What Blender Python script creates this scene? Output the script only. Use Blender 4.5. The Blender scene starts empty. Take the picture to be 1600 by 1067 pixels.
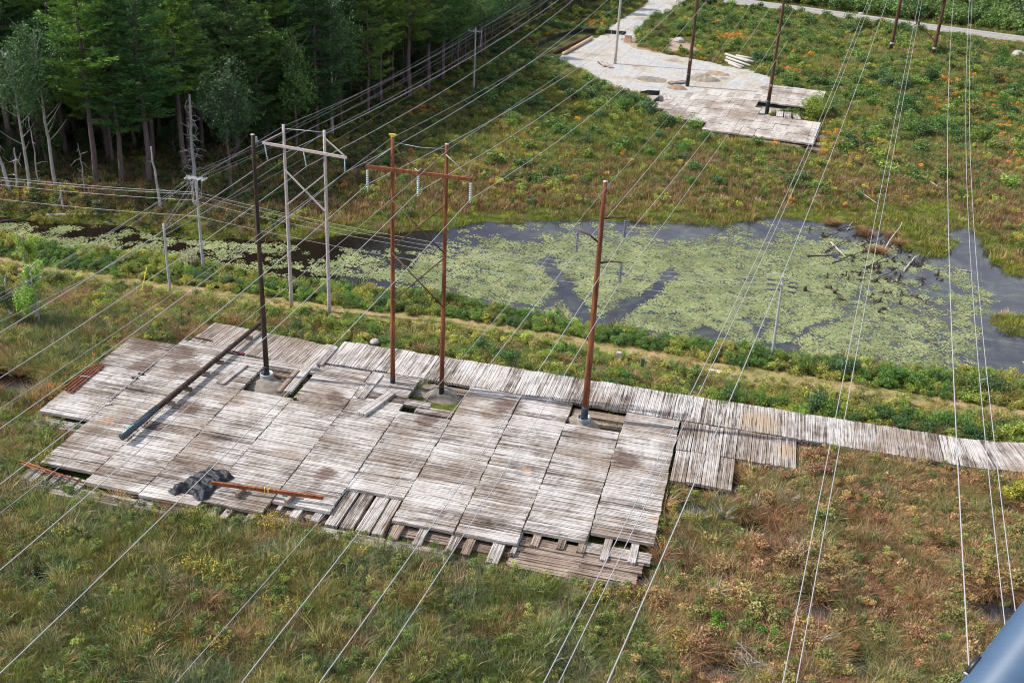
import bpy, math, random
import numpy as np
from mathutils import Matrix, Vector
R=math.radians
random.seed(7); rng=np.random.default_rng(7)
sc=bpy.context.scene; C=sc.collection

# ------------------------------------------------------------------ camera, sky, sun, exposure
CAMZ=50.2; FPX=1720.0
def _axes():
    p,roll,th=R(26.5),R(3.06),R(12.4)
    F=np.array([0,math.cos(p),-math.sin(p)]);X=np.array([1.,0,0]);U=np.cross(X,F)
    c,s=math.cos(roll),math.sin(roll)
    up=c*U-s*X; right=c*X+s*U
    Rz=np.array([[math.cos(th),-math.sin(th),0],[math.sin(th),math.cos(th),0],[0,0,1]])
    return Rz@F,Rz@right,Rz@up
CF,CR,CU=_axes(); CP=np.array([0,0,CAMZ])
cam=bpy.data.cameras.new('camera'); cam.lens=36*FPX/1600; cam.sensor_width=36; cam.clip_end=6000; cam.clip_start=.1
co=bpy.data.objects.new('camera',cam); C.objects.link(co)
M=Matrix.Identity(4)
for i in range(3): M[i][0]=CR[i];M[i][1]=CU[i];M[i][2]=-CF[i];M[i][3]=CP[i]
co.matrix_world=M; sc.camera=co
SUN_EL,SUN_AZ=R(46),R(187)      # direction towards the sun: mostly -x
sd=Vector((math.cos(SUN_AZ)*math.cos(SUN_EL),math.sin(SUN_AZ)*math.cos(SUN_EL),math.sin(SUN_EL)))
w=bpy.data.worlds.new('World'); sc.world=w; w.use_nodes=True
sky=w.node_tree.nodes.new('ShaderNodeTexSky'); sky.sky_type='NISHITA'; sky.sun_disc=False
sky.sun_elevation=SUN_EL; sky.sun_rotation=math.atan2(sd.x,sd.y); sky.air_density=1.0; sky.dust_density=1.6
bg=w.node_tree.nodes['Background']; bg.inputs['Strength'].default_value=.10
_t=w.node_tree; _tc=_t.nodes.new('ShaderNodeTexCoord'); _mp=_t.nodes.new('ShaderNodeMapping'); _mp.inputs['Scale'].default_value=(1,1,2.6); _t.links.new(_tc.outputs['Generated'],_mp.inputs[0])
_n=_t.nodes.new('ShaderNodeTexNoise'); _n.inputs['Scale'].default_value=2.1; _n.inputs['Detail'].default_value=7; _n.inputs['Roughness'].default_value=.6; _t.links.new(_mp.outputs[0],_n.inputs[0])
_r=_t.nodes.new('ShaderNodeValToRGB'); _r.color_ramp.elements[0].position=.36; _r.color_ramp.elements[1].position=.56; _t.links.new(_n.outputs[0],_r.inputs[0])
_m=_t.nodes.new('ShaderNodeMix'); _m.data_type='RGBA'; _t.links.new(_r.outputs[0],_m.inputs[0]); _t.links.new(sky.outputs[0],_m.inputs[6]); _m.inputs[7].default_value=(7.4,8.0,9.6,1); _t.links.new(_m.outputs[2],bg.inputs[0])   # broken white cloud
sl=bpy.data.lights.new('sun','SUN'); sl.energy=4.8; sl.angle=R(.9); sl.color=(1,.94,.85)
so=bpy.data.objects.new('sun',sl); C.objects.link(so); so.rotation_euler=sd.to_track_quat('Z','Y').to_euler(); so.location=(-60,0,90)
sc.view_settings.view_transform='Standard'; sc.view_settings.look='None'; sc.view_settings.exposure=0.45; sc.view_settings.gamma=1
sc.cycles.filter_width=1.05; sc.cycles.max_bounces=6; sc.cycles.diffuse_bounces=3; sc.cycles.glossy_bounces=3; sc.cycles.transmission_bounces=3; sc.cycles.transparent_max_bounces=4

# ------------------------------------------------------------------ image -> world helpers (real places measured off the photograph)
def ray(px,py): return CF*FPX+(px-800)*CR-(py-533.5)*CU
def G(px,py,z=0.0):
    d=ray(px,py); t=(z-CAMZ)/d[2]; p=CP+d*t; return (float(p[0]),float(p[1]))
def PR(X):
    v=np.array(X,float)-CP; d=v@CF; return 800+FPX*(v@CR)/d,533.5-FPX*(v@CU)/d
def zat(x,y,py):            # height on a vertical line at (x,y) whose image row is py
    lo,hi=-2.,60.
    for _ in range(40):
        m=(lo+hi)/2
        if PR((x,y,m))[1]>py: lo=m
        else: hi=m
    return lo
def online(px,py,X,Y,s):    # ray meets the vertical plane x = X + s (y-Y)
    d=ray(px,py); t=(X-s*Y)/(d[0]-s*d[1]); return CP+d*t

# ------------------------------------------------------------------ mesh helpers
class MB:
    def __init__(s): s.v=[];s.f=[];s.lv=[]
    def add(s,vs,fs,lv=None):
        b=len(s.v); s.v+= [tuple(map(float,p)) for p in vs]; s.f+=[tuple(i+b for i in f) for f in fs]
        s.lv+= [random.random() if lv is None else lv]*len(vs)
    def box(s,c,sz,rz=0.,rot=None,taper=1.,lv=None):
        hx,hy,hz=sz[0]/2,sz[1]/2,sz[2]/2
        m=(rot.to_matrix() if rot is not None else Matrix.Rotation(rz,3,'Z'))
        vs=[]
        for z in(-1,1):
            k=taper if z>0 else 1
            for x,y in((-1,-1),(1,-1),(1,1),(-1,1)):
                p=m@Vector((x*hx*k,y*hy*k,z*hz)); vs.append((p.x+c[0],p.y+c[1],p.z+c[2]))
        s.add(vs,[(3,2,1,0),(4,5,6,7),(0,1,5,4),(1,2,6,5),(2,3,7,6),(3,0,4,7)],lv)
    def bar(s,a,b,wx,wz,lv=None):   # box beam from a to b
        a,b=Vector(a),Vector(b); d=b-a
        q=d.to_track_quat('X','Z'); s.box((a+b)/2,(d.length,wx,wz),rot=q,lv=lv)
    def tube(s,pts,rad,n=8,cap=True,lv=None):
        pts=[Vector(p) for p in pts]; m=len(pts)
        if not hasattr(rad,'__len__'): rad=[rad]*m
        vs=[];fs=[]; ref=None
        for i,p in enumerate(pts):
            d=(pts[min(i+1,m-1)]-pts[max(i-1,0)]).normalized()
            if ref is None: ref=Vector((0,0,1)) if abs(d.z)<.9 else Vector((1,0,0))
            a=d.cross(ref).normalized(); b2=d.cross(a).normalized()
            for k in range(n):
                t=2*math.pi*k/n; q=p+(a*math.cos(t)+b2*math.sin(t))*rad[i]; vs.append(q)
            if i: fs+=[((i-1)*n+k,(i-1)*n+(k+1)%n,i*n+(k+1)%n,i*n+k) for k in range(n)]
        if cap: fs+=[tuple(range(n))[::-1],tuple((m-1)*n+k for k in range(n))]
        s.add(vs,fs,lv)
    def lathe(s,c,prof,n=12,lv=None):
        vs=[];fs=[]
        for i,(r,z) in enumerate(prof):
            for k in range(n): t=2*math.pi*k/n; vs.append((c[0]+r*math.cos(t),c[1]+r*math.sin(t),c[2]+z))
            if i: fs+=[((i-1)*n+k,(i-1)*n+(k+1)%n,i*n+(k+1)%n,i*n+k) for k in range(n)]
        s.add(vs,fs,lv)
    def sheet(s,poly,z):
        s.add([(x,y,z) for x,y in poly],[tuple(range(len(poly)))])
    def mesh(s,name,mat,smooth=False):
        me=bpy.data.meshes.new(name); me.from_pydata(s.v,[],s.f)
        a=me.attributes.new('lv','FLOAT','POINT'); a.data.foreach_set('value',np.array(s.lv,np.float32))
        if mat: me.materials.append(mat)
        if smooth: me.polygons.foreach_set('use_smooth',[True]*len(me.polygons))
        me.update(); return me
    def build(s,name,mat,parent=None,loc=(0,0,0),smooth=False):
        o=bpy.data.objects.new(name,s.mesh(name,mat,smooth)); C.objects.link(o); o.location=loc
        if parent is not None: o.parent=parent
        return o
def np_mesh(name,V,F,lv,mat):
    V=np.asarray(V,np.float32);F=np.asarray(F,np.int32); k=F.shape[1]
    me=bpy.data.meshes.new(name); me.vertices.add(len(V)); me.vertices.foreach_set('co',V.ravel())
    me.loops.add(F.size); me.loops.foreach_set('vertex_index',F.ravel())
    me.polygons.add(len(F)); me.polygons.foreach_set('loop_start',np.arange(0,F.size,k,dtype=np.int32))
    me.update(calc_edges=True)
    a=me.attributes.new('lv','FLOAT','POINT'); a.data.foreach_set('value',np.asarray(lv,np.float32))
    me.materials.append(mat); return me
def tag(o,label=None,cat=None,group=None,kind=None):
    if label: o['label']=label
    if cat: o['category']=cat
    if group: o['group']=group
    if kind: o['kind']=kind
    return o
def empty(name,loc,label,cat,group=None,rz=0):
    o=bpy.data.objects.new(name,None); C.objects.link(o); o.location=loc; o.rotation_euler=(0,0,rz); o.empty_display_size=.5
    return tag(o,label,cat,group)
def link(name,me,parent=None,loc=(0,0,0),rz=0,sc_=1):
    o=bpy.data.objects.new(name,me); C.objects.link(o); o.location=loc; o.rotation_euler=(0,0,rz); o.scale=(sc_,)*3 if not hasattr(sc_,'__len__') else sc_
    if parent is not None: o.parent=parent
    return o
ORD='first second third fourth fifth sixth seventh eighth ninth tenth eleventh twelfth thirteenth fourteenth fifteenth sixteenth seventeenth eighteenth nineteenth'.split()
TENS={20:'twentieth',30:'thirtieth',40:'fortieth',50:'fiftieth',60:'sixtieth',70:'seventieth'}
TW={20:'twenty',30:'thirty',40:'forty',50:'fifty',60:'sixty',70:'seventy'}
def ordw(n):
    if n<20: return ORD[n-1]
    if n%10==0: return TENS[n]
    return TW[n//10*10]+'-'+ORD[n%10-1]

def hashn(i,j,seed):
    n=(i.astype(np.int64)*374761393+j.astype(np.int64)*668265263+seed*1442695041)&0x7fffffff
    n=((n^(n>>13))*1274126177)&0x7fffffff
    return ((n^(n>>16))&0xffff)/65535.0
def vn(x,y,s,seed=0):
    x=np.asarray(x,float)/s+1000.3;y=np.asarray(y,float)/s+1000.7
    i=np.floor(x).astype(int);j=np.floor(y).astype(int);fx=x-i;fy=y-j
    fx=fx*fx*(3-2*fx);fy=fy*fy*(3-2*fy)
    return (hashn(i,j,seed)*(1-fx)+hashn(i+1,j,seed)*fx)*(1-fy)+(hashn(i,j+1,seed)*(1-fx)+hashn(i+1,j+1,seed)*fx)*fy
def fbm(x,y,s,seed=0): return (vn(x,y,s,seed)*.55+vn(x,y,s/2.1,seed+1)*.28+vn(x,y,s/4.3,seed+2)*.17)
def inpoly(x,y,poly):
    x=np.asarray(x,float);y=np.asarray(y,float);r=np.zeros(x.shape,bool);n=len(poly)
    for k in range(n):
        x1,y1=poly[k];x2,y2=poly[(k+1)%n]
        if y1==y2: continue
        c=((y1>y)!=(y2>y))&(x<(x2-x1)*(y-y1)/(y2-y1)+x1); r^=c
    return r
def dline(x,y,pts,closed=False):
    x=np.asarray(x,float);y=np.asarray(y,float);d=np.full(x.shape,1e9);n=len(pts)
    for k in range(n if closed else n-1):
        x1,y1=pts[k][:2];x2,y2=pts[(k+1)%n][:2];dx,dy=x2-x1,y2-y1;L=dx*dx+dy*dy+1e-9
        t=np.clip(((x-x1)*dx+(y-y1)*dy)/L,0,1); d=np.minimum(d,np.hypot(x-x1-t*dx,y-y1-t*dy))
    return d
def sdist(x,y,poly):  # negative inside
    d=dline(x,y,poly,True); return np.where(inpoly(x,y,poly),-d,d)
def GP(l,z=0.): return [G(a,b,z) for a,b in l]

# ------------------------------------------------------------------ material helpers
def nt(name):
    m=bpy.data.materials.new(name); m.use_nodes=True; t=m.node_tree; b=t.nodes['Principled BSDF']; return m,t,b
def N(t,ty,**k):
    n=t.nodes.new(ty)
    for a,v in k.items(): setattr(n,a,v)
    return n
def ramp(t,fac,stops):
    r=N(t,'ShaderNodeValToRGB'); e=r.color_ramp.elements
    while len(e)<len(stops): e.new(.5)
    for q,(p,c) in zip(e,stops): q.position=p; q.color=(*c,1)
    t.links.new(fac,r.inputs[0]); return r.outputs[0]
def mixc(t,f,a,b,mode='MIX'):
    m=N(t,'ShaderNodeMix',data_type='RGBA',blend_type=mode)
    for k,v in ((0,f),(6,a),(7,b)):
        if hasattr(v,'is_linked') or isinstance(v,bpy.types.NodeSocket): t.links.new(v,m.inputs[k])
        else: m.inputs[k].default_value=v if k==0 else (*v,1)
    return m.outputs[2]
def noise(t,vec,scale,det=4,rough=.55,dist=0):
    n=N(t,'ShaderNodeTexNoise'); n.inputs['Scale'].default_value=scale; n.inputs['Detail'].default_value=det; n.inputs['Roughness'].default_value=rough; n.inputs['Distortion'].default_value=dist
    if vec is not None: t.links.new(vec,n.inputs['Vector'])
    return n.outputs[0]
def mapv(t,vec,scale=(1,1,1),loc=None):
    m=N(t,'ShaderNodeMapping'); m.inputs['Scale'].default_value=scale; t.links.new(vec,m.inputs['Vector'])
    if loc is not None: t.links.new(loc,m.inputs['Location'])
    return m.outputs[0]
def bump(t,b,h,st=.4,dist=.02):
    n=N(t,'ShaderNodeBump'); n.inputs['Strength'].default_value=st; n.inputs['Distance'].default_value=dist; t.links.new(h,n.inputs['Height']); t.links.new(n.outputs[0],b.inputs['Normal'])
def wpos(t): return N(t,'ShaderNodeNewGeometry').outputs['Position']
def opos(t): return N(t,'ShaderNodeTexCoord').outputs['Object']
def plain(name,col,rough=.6,metal=0,var=.25,scale=3.,spec=.3):
    m,t,b=nt(name); n=noise(t,opos(t),scale,5)
    a=tuple(c*(1-var) for c in col);c2=tuple(min(1,c*(1+var)) for c in col)
    t.links.new(ramp(t,n,[(.3,a),(.7,c2)]),b.inputs['Base Color']); b.inputs['Roughness'].default_value=rough; b.inputs['Metallic'].default_value=metal; b.inputs['Specular IOR Level'].default_value=spec
    return m
_O=(.36,.22,.14);_D=(.10,.062,.048);_S=(.36,.27,.19)
SPILLS=[(-50.2,70.6,.7,_O),(-14.6,74.2,.55,_O),(-3.6,70.6,.4,_O),(-22.7,63.9,.8,_O),(-54.6,84.0,2.6,_D),(-50.6,83.4,2.3,_D),(-52.6,80.2,1.8,_D),(-48.6,81.2,2.0,_D),(-18.5,83.9,2.2,_D),(-24.6,79.0,1.5,_D),(3.5,88.3,2.4,_S),(6.2,84.0,1.6,_S),(-33.6,80.5,1.3,_D),(-44.9,74.6,1.6,_D),(-29.6,68.6,1.3,_D),(-7.0,78.0,1.8,_D)]
def timber(name,dark,mid,pale,bias=0.,lvk=.24,rk=.22):
    m,t,b=nt(name)
    oi=N(t,'ShaderNodeObjectInfo'); sc2=N(t,'ShaderNodeMath',operation='MULTIPLY'); sc2.inputs[1].default_value=173.; t.links.new(oi.outputs['Random'],sc2.inputs[0])
    lv=N(t,'ShaderNodeAttribute',attribute_name='lv')
    off=N(t,'ShaderNodeMath',operation='MULTIPLY_ADD'); off.inputs[1].default_value=37.; t.links.new(lv.outputs['Fac'],off.inputs[0]); t.links.new(sc2.outputs[0],off.inputs[2])
    cmb=N(t,'ShaderNodeCombineXYZ'); 
    for k in range(3): t.links.new(off.outputs[0],cmb.inputs[k])
    o=opos(t)
    s1=noise(t,mapv(t,o,(.22,4.2,4.2),cmb.outputs[0]),1.3,7,.72)
    s2=noise(t,mapv(t,o,(.5,22,22),cmb.outputs[0]),1.,3,.6)
    w=noise(t,wpos(t),.23,5,.6)
    w2=noise(t,mapv(t,wpos(t),(1,1,1)),1.1,4,.6)
    def ma(a,k,c):
        q=N(t,'ShaderNodeMath',operation='MULTIPLY_ADD'); t.links.new(a,q.inputs[0]); q.inputs[1].default_value=k
        if isinstance(c,float): q.inputs[2].default_value=c
        else: t.links.new(c,q.inputs[2])
        return q.outputs[0]
    v=ma(s1,.75,-1.0+bias-(lvk-.14)/2-(rk-.2)/2); v=ma(s2,.85,v); v=ma(w,.80,v); v=ma(w2,.42,v); v=ma(oi.outputs['Random'],rk,v); v=ma(lv.outputs['Fac'],lvk,v)
    col=ramp(t,v,[(.22,dark),(.40,mid),(.545,tuple((a*.45+b2*.55) for a,b2 in zip(mid,pale))),(.68,pale)])
    # dry brown earth tracked over the boards
    dn=noise(t,wpos(t),.16,6,.68); 
    dm=ramp(t,dn,[(.47,(0,0,0)),(.64,(.8,.8,.8))]); col=mixc(t,dm,col,mixc(t,s2,(.13,.09,.065),(.30,.235,.18)))
    d2=ramp(t,noise(t,wpos(t),.55,7,.75,1.2),[(.58,(0,0,0)),(.68,(.55,.55,.55))]); col=mixc(t,d2,col,(.085,.06,.05))
    # rust and mud spills at their own places on the deck
    brk=noise(t,mapv(t,wpos(t),(.8,3.2,1)),1.3,6,.7)
    for sx_,sy_,sr_,sc_ in SPILLS:
        dv=N(t,'ShaderNodeVectorMath',operation='DISTANCE'); t.links.new(wpos(t),dv.inputs[0]); dv.inputs[1].default_value=(sx_,sy_,1.0)
        q=N(t,'ShaderNodeMath',operation='MULTIPLY_ADD'); t.links.new(dv.outputs['Value'],q.inputs[0]); q.inputs[1].default_value=-.55/sr_; t.links.new(brk,q.inputs[2])
        col=mixc(t,ramp(t,q.outputs[0],[(.04,(0,0,0)),(.22,(.78,.78,.78))]),col,sc_)
    s3=noise(t,mapv(t,o,(.3,7.5,7.5),cmb.outputs[0]),1.,2,.5); cr=ramp(t,s3,[(.60,(0,0,0)),(.645,(.8,.8,.8))]); col=mixc(t,cr,col,(.04,.028,.022))
    t.links.new(col,b.inputs['Base Color']); b.inputs['Roughness'].default_value=.9; b.inputs['Specular IOR Level'].default_value=.15
    bump(t,b,s2,.6,.03); return m
M_mat=timber('weathered_timber',(.04,.028,.023),(.165,.135,.115),(.475,.45,.43))
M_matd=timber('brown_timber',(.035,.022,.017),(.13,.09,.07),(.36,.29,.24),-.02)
M_matf=timber('far_timber',(.06,.05,.045),(.24,.205,.175),(.48,.445,.41),.03,.30,.0)
M_wood=plain('grey_pole_wood',(.42,.36,.34),.85,0,.25,6)
M_greypole=plain('grey_pole',(.36,.35,.36),.8,0,.15,4)
def rust(name,a,b_):
    m,t,b=nt(name); n=noise(t,mapv(t,opos(t),(3,3,.35)),1.1,8,.75)
    t.links.new(ramp(t,n,[(.36,tuple(c*.6 for c in a)),(.48,a),(.64,b_)]),b.inputs['Base Color']); b.inputs['Roughness'].default_value=.8; b.inputs['Specular IOR Level'].default_value=.3; return m
M_rust=rust('weathering_steel',(.16,.055,.026),(.34,.125,.05))
M_rustd=rust('dark_weathering_steel',(.075,.04,.026),(.16,.08,.045))
M_brown=rust('dark_brown_steel',(.035,.022,.017),(.085,.05,.035))
M_rusty=rust('orange_rust',(.19,.062,.028),(.33,.115,.045))
M_black=plain('black_coating',(.012,.014,.018),.45,0,.3,3,.5)
M_coat=plain('blue_black_coating',(.02,.035,.05),.3,0,.3,1.5,.6)
M_galv=plain('galvanised_steel',(.36,.38,.40),.5,.35,.12,5,.5)
M_ins=plain('pale_insulator_glass',(.42,.56,.56),.2,0,.08,8,.6)
M_insd=plain('grey_insulator',(.07,.075,.12),.3,0,.2,8,.6)
M_wire=plain('aluminium_wire',(.40,.395,.40),.5,.3,.05,1)
M_wired=plain('dull_wire',(.30,.30,.31),.6,.2,.05,1)
M_yel=plain('yellow_cap',(.75,.55,.10),.6,0,.1,3)
M_orange=plain('orange_flag',(.8,.25,.05),.6,0,.1,3)
M_tarp,_t,_b=nt('black_tarp'); _b.inputs['Base Color'].default_value=(.010,.013,.019,1); _b.inputs['Roughness'].default_value=.55; _b.inputs['Specular IOR Level'].default_value=.28; bump(_t,_b,noise(_t,opos(_t),2.2,5,.6,.6),.35,.06)
M_skid=plain('skid_paint',(.045,.085,.15),.5,.0,.1,14,.4)
M_rock=plain('granite_rock',(.34,.32,.30),.9,0,.3,3)
M_log=plain('bleached_log',(.36,.33,.29),.9,0,.35,3)
M_dlog=plain('dark_stump_wood',(.06,.045,.038),.9,0,.4,3)
M_white=plain('pale_pvc_pole',(.42,.39,.36),.7,0,.15,2)
M_box=plain('tan_wood_box',(.55,.38,.24),.8,0,.15,2)
def bark(name,a,b_):
    m,t,b=nt(name); n=noise(t,mapv(t,opos(t),(5,5,.8)),1.5,5,.65)
    t.links.new(ramp(t,n,[(.3,a),(.7,b_)]),b.inputs['Base Color']); b.inputs['Roughness'].default_value=.95; b.inputs['Specular IOR Level'].default_value=.1; return m
M_bark=bark('pine_bark',(.075,.052,.05),(.19,.14,.135))
M_pbark=bark('pale_bark',(.20,.19,.17),(.42,.40,.36))
M_snag=bark('dead_wood',(.22,.20,.19),(.48,.45,.43))
def foliage(name,inst,trans=.24,var=1.15):
    m,t,b=nt(name); t.nodes.remove(b); out=t.nodes['Material Output']
    if inst:
        a=N(t,'ShaderNodeAttribute',attribute_name='tint',attribute_type='INSTANCER'); col=a.outputs['Color']
    else: col=N(t,'ShaderNodeObjectInfo').outputs['Color']
    lv=N(t,'ShaderNodeAttribute',attribute_name='lv')
    k=N(t,'ShaderNodeMath',operation='MULTIPLY_ADD'); t.links.new(lv.outputs['Fac'],k.inputs[0]); k.inputs[1].default_value=var; k.inputs[2].default_value=1-var/2
    v=N(t,'ShaderNodeVectorMath',operation='SCALE'); t.links.new(col,v.inputs[0]); t.links.new(k.outputs[0],v.inputs['Scale'])
    d=N(t,'ShaderNodeBsdfDiffuse'); tr=N(t,'ShaderNodeBsdfTranslucent'); mx=N(t,'ShaderNodeMixShader'); mx.inputs[0].default_value=trans
    t.links.new(v.outputs[0],d.inputs[0]); t.links.new(mixc(t,1.,v.outputs[0],(1.25,1.25,.6),'MULTIPLY'),tr.inputs[0])
    t.links.new(d.outputs[0],mx.inputs[1]); t.links.new(tr.outputs[0],mx.inputs[2])
    gl=N(t,'ShaderNodeBsdfGlossy'); gl.inputs['Roughness'].default_value=.45; gl.inputs[0].default_value=(.9,.95,1,1); m2=N(t,'ShaderNodeMixShader'); m2.inputs[0].default_value=.025
    t.links.new(mx.outputs[0],m2.inputs[1]); t.links.new(gl.outputs[0],m2.inputs[2]); t.links.new(m2.outputs[0],out.inputs[0]); return m
M_leafI=foliage('plant_leaves',True); M_leafO=foliage('crown_leaves',False); M_padI=foliage('lily_leaf',True,.1,.5)


# ------------------------------------------------------------------ the setting: ground, water, path, pads, roads
WZ=-0.2
POND=GP([(-120,330),(0,342),(70,348),(200,352),(270,368),(330,372),(400,378),(480,372),(600,366),(700,358),(750,350),(900,345),(1040,348),(1130,352),(1200,340),(1260,345),(1330,350),(1370,335),(1420,345),(1480,328),(1520,360),(1545,400),(1570,425),(1625,445),(1640,600),(1590,592),(1520,583),(1400,576),(1270,563),(1180,548),(1060,533),(950,516),(830,492),(700,462),(560,452),(480,446),(430,442),(330,418),(220,398),(100,393),(0,372),(-120,360)],WZ)
ISLES=[(*G(1440,372,0),5.0,7.),(*G(1405,352,0),4.0,4.),(*G(1600,508,0),4.,3.0),(*G(1350,345,0),3,2.5),(*G(1418,330,0),9,7),(*G(275,362,0),7,1.6),(*G(1580,600,0),4,2.)]
PATH=[G(a,b,.3) for a,b in [(-200,385),(-80,398),(0,411),(80,427),(160,437),(250,450),(330,460),(400,469),(460,478),(520,487),(600,495),(700,505),(780,516),(850,527),(920,540),(1000,555),(1060,566),(1100,573),(1200,589),(1300,603),(1400,620),(1500,637),(1600,650),(1750,672)]]
PUD=[(*G(1275,955,0),2.6,2.0),(*G(1560,962,0),3.2,2.6),(*G(1180,835,0),2.2,1.4),(*G(1140,765,0),2.2,1.6),(*G(1470,870,0),1.8,1.5),(*G(1090,800,0),1.7,1.4),(*G(1130,1050,0),2.2,1.4),(*G(1345,1050,0),1.8,1.3),(*G(5,600,0),3.5,2.2),(*G(1290,690,0),1.8,1),(*G(1400,950,0),1.2,.8),(*G(1010,905,0),1.3,1.),(*G(270,640,0),1.2,1.2),(*G(1330,830,0),1.6,1.),(*G(1560,800,0),1.5,1.2),(*G(60,905,0),1.4,1.),(*G(490,990,0),.9,.9)]
GRAVEL=[G(a,b,.1) for a,b in [(858,97),(874,88),(900,74),(925,60),(940,53),(952,48),(968,45),(990,48),(998,60),(990,72),(1020,80),(1075,91),(1110,97),(1140,104),(1175,110),(1205,121),(1218,150),(1240,172),(1200,186),(1120,186),(1050,178),(1018,168),(1005,152),(985,148),(955,138),(930,124),(905,112),(880,104)]]
DRIVE=[G(a,b,.1) for a,b in [(940,54),(950,42),(965,32),(985,20),(1005,8),(1012,-6),(1008,-20),(1085,-20),(1078,-2),(1062,14),(1040,24),(1015,34),(998,48),(992,60)]]
def smooth(a,b,x): t=np.clip((x-a)/(b-a),0,1); return t*t*(3-2*t)
def height(x,y):
    x=np.asarray(x,float);y=np.asarray(y,float)
    h=.10+(fbm(x,y,7,3)-.5)*.38+(fbm(x,y,2.2,9)-.5)*.16
    far=smooth(0,12,np.abs(x)-700)
    sd=sdist(x,y,POND)+(fbm(x,y,3.,21)-.5)*2.2
    k=smooth(1.0,-1.6,sd)
    for ix,iy,rx,ry in ISLES:
        e=np.hypot((x-ix)/rx,(y-iy)/ry)+(fbm(x,y,2.,5)-.5)*.5; k=k*smooth(.75,1.15,e)
    h=h*(1-k)+(-.8)*k
    for ix,iy,rx,ry in PUD:
        rx,ry=rx*1.08,ry*1.08
        e=np.hypot((x-ix)/rx,(y-iy)/ry)+(fbm(x,y,1.6,6)-.5)*.8; h=h-.55*smooth(1.1,.6,e)
    d=dline(x,y,PATH); h=np.where(k<.5,h*(1-smooth(4.5,1.6,d))+.32*smooth(4.5,1.6,d),h)
    g=sdist(x,y,GRAVEL); q=smooth(3,0,g); h=h*(1-q)+.06*q
    g=sdist(x,y,DRIVE); q=smooth(4,0,g); h=h*(1-q)+.06*q
    return h
def axis(a,b,st,ends):
    return np.array(sorted(set([-e for e in []]+list(np.round(np.arange(a,b+1e-6,st),3))+ends)))
XS=axis(-150,112,.9,[-3000,-2000,-1200,-700,-450,-320,-250,-210,-180,-165,130,150,180,220,300,450,700,1200,2000,3000])
YS=axis(26,350,.9,[-600,-300,-120,-40,0,15,370,400,450,520,620,800,1100,1600,2300,3500])
gx,gy=np.meshgrid(XS,YS); gz=height(gx,gy)
nx,ny=len(XS),len(YS); ii=np.arange(nx*ny).reshape(ny,nx)
F=np.stack([ii[:-1,:-1],ii[:-1,1:],ii[1:,1:],ii[1:,:-1]],-1).reshape(-1,4)
mg,t,b=nt('marsh_soil')
wp=wpos(t); n1=noise(t,wp,.35,5,.6); n2=noise(t,wp,3.5,5,.65)
c1=ramp(t,n1,[(.35,(.07,.055,.03)),(.5,(.08,.09,.025)),(.66,(.11,.14,.03))]); c2=ramp(t,n2,[(.35,(.45,.45,.45)),(.7,(1.35,1.3,1.15))])
t.links.new(mixc(t,1.,c1,c2,'MULTIPLY'),b.inputs['Base Color']); b.inputs['Roughness'].default_value=.95; b.inputs['Specular IOR Level'].default_value=.1; bump(t,b,n2,.8,.12)
me=np_mesh('ground',np.stack([gx,gy,gz],-1).reshape(-1,3),F,np.zeros(nx*ny),mg); me.polygons.foreach_set('use_smooth',[True]*len(F))
tag(link('ground',me),'boggy meadow ground under the grass','ground',kind='structure')
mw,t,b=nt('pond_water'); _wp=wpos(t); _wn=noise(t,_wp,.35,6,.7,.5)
_sx=N(t,'ShaderNodeSeparateXYZ'); t.links.new(_wp,_sx.inputs[0]); _mr=N(t,'ShaderNodeMapRange'); t.links.new(_sx.outputs[0],_mr.inputs[0]); _mr.inputs[1].default_value=-48; _mr.inputs[2].default_value=-26  # murk fades out leftwards: forest shade and reflection put into the base colour
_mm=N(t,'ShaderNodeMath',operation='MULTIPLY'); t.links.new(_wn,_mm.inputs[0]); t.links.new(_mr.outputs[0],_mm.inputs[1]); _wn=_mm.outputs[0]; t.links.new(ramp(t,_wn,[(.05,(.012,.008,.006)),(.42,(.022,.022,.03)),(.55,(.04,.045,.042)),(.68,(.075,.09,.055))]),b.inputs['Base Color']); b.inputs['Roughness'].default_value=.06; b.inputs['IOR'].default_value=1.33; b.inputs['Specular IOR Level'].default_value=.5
bump(t,b,noise(t,wpos(t),1.6,3,.5),.12,.02)
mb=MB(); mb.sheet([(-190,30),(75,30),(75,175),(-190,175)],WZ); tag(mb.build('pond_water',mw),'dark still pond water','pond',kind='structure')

def strip(name,pts,wl,wr,dz,mat,label,cat,seg=.9,wob=.25,lat=6,kind='structure'):
    P=np.array([p[:2] for p in pts]); d=np.r_[0,np.cumsum(np.hypot(*np.diff(P,axis=0).T))]; s=np.arange(0,d[-1],seg)
    x=np.interp(s,d,P[:,0]);y=np.interp(s,d,P[:,1]); k=np.ones(7)/7
    y[3:-3]=np.convolve(y,k,'valid'); x[3:-3]=np.convolve(x,k,'valid')
    tx,ty=np.gradient(x),np.gradient(y); L=np.hypot(tx,ty); nx_,ny_=-ty/L,tx/L
    V=[]
    for j in range(lat):
        u=j/(lat-1); off=-wr*(1-u)+wl*u; e=(abs(u-.5)*2)**3; o=off+e*wob*(fbm(s,s*0+j,2.,j)-.5)*4
        X=x+nx_*o;Y=y+ny_*o; V.append(np.stack([X,Y,height(X,Y)+dz],-1))
    V=np.stack(V,1).reshape(-1,3); m=len(s); q=np.arange(m*lat).reshape(m,lat)
    F=np.stack([q[:-1,:-1],q[1:,:-1],q[1:,1:],q[:-1,1:]],-1).reshape(-1,4)
    me=np_mesh(name,V,F,np.zeros(len(V)),mat); me.polygons.foreach_set('use_smooth',[True]*len(F)); return tag(link(name,me),label,cat,kind=kind)
mp,t,b=nt('dry_path_soil'); wp=wpos(t); n1=noise(t,wp,.5,5,.6); n2=noise(t,wp,5,4,.6)
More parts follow.
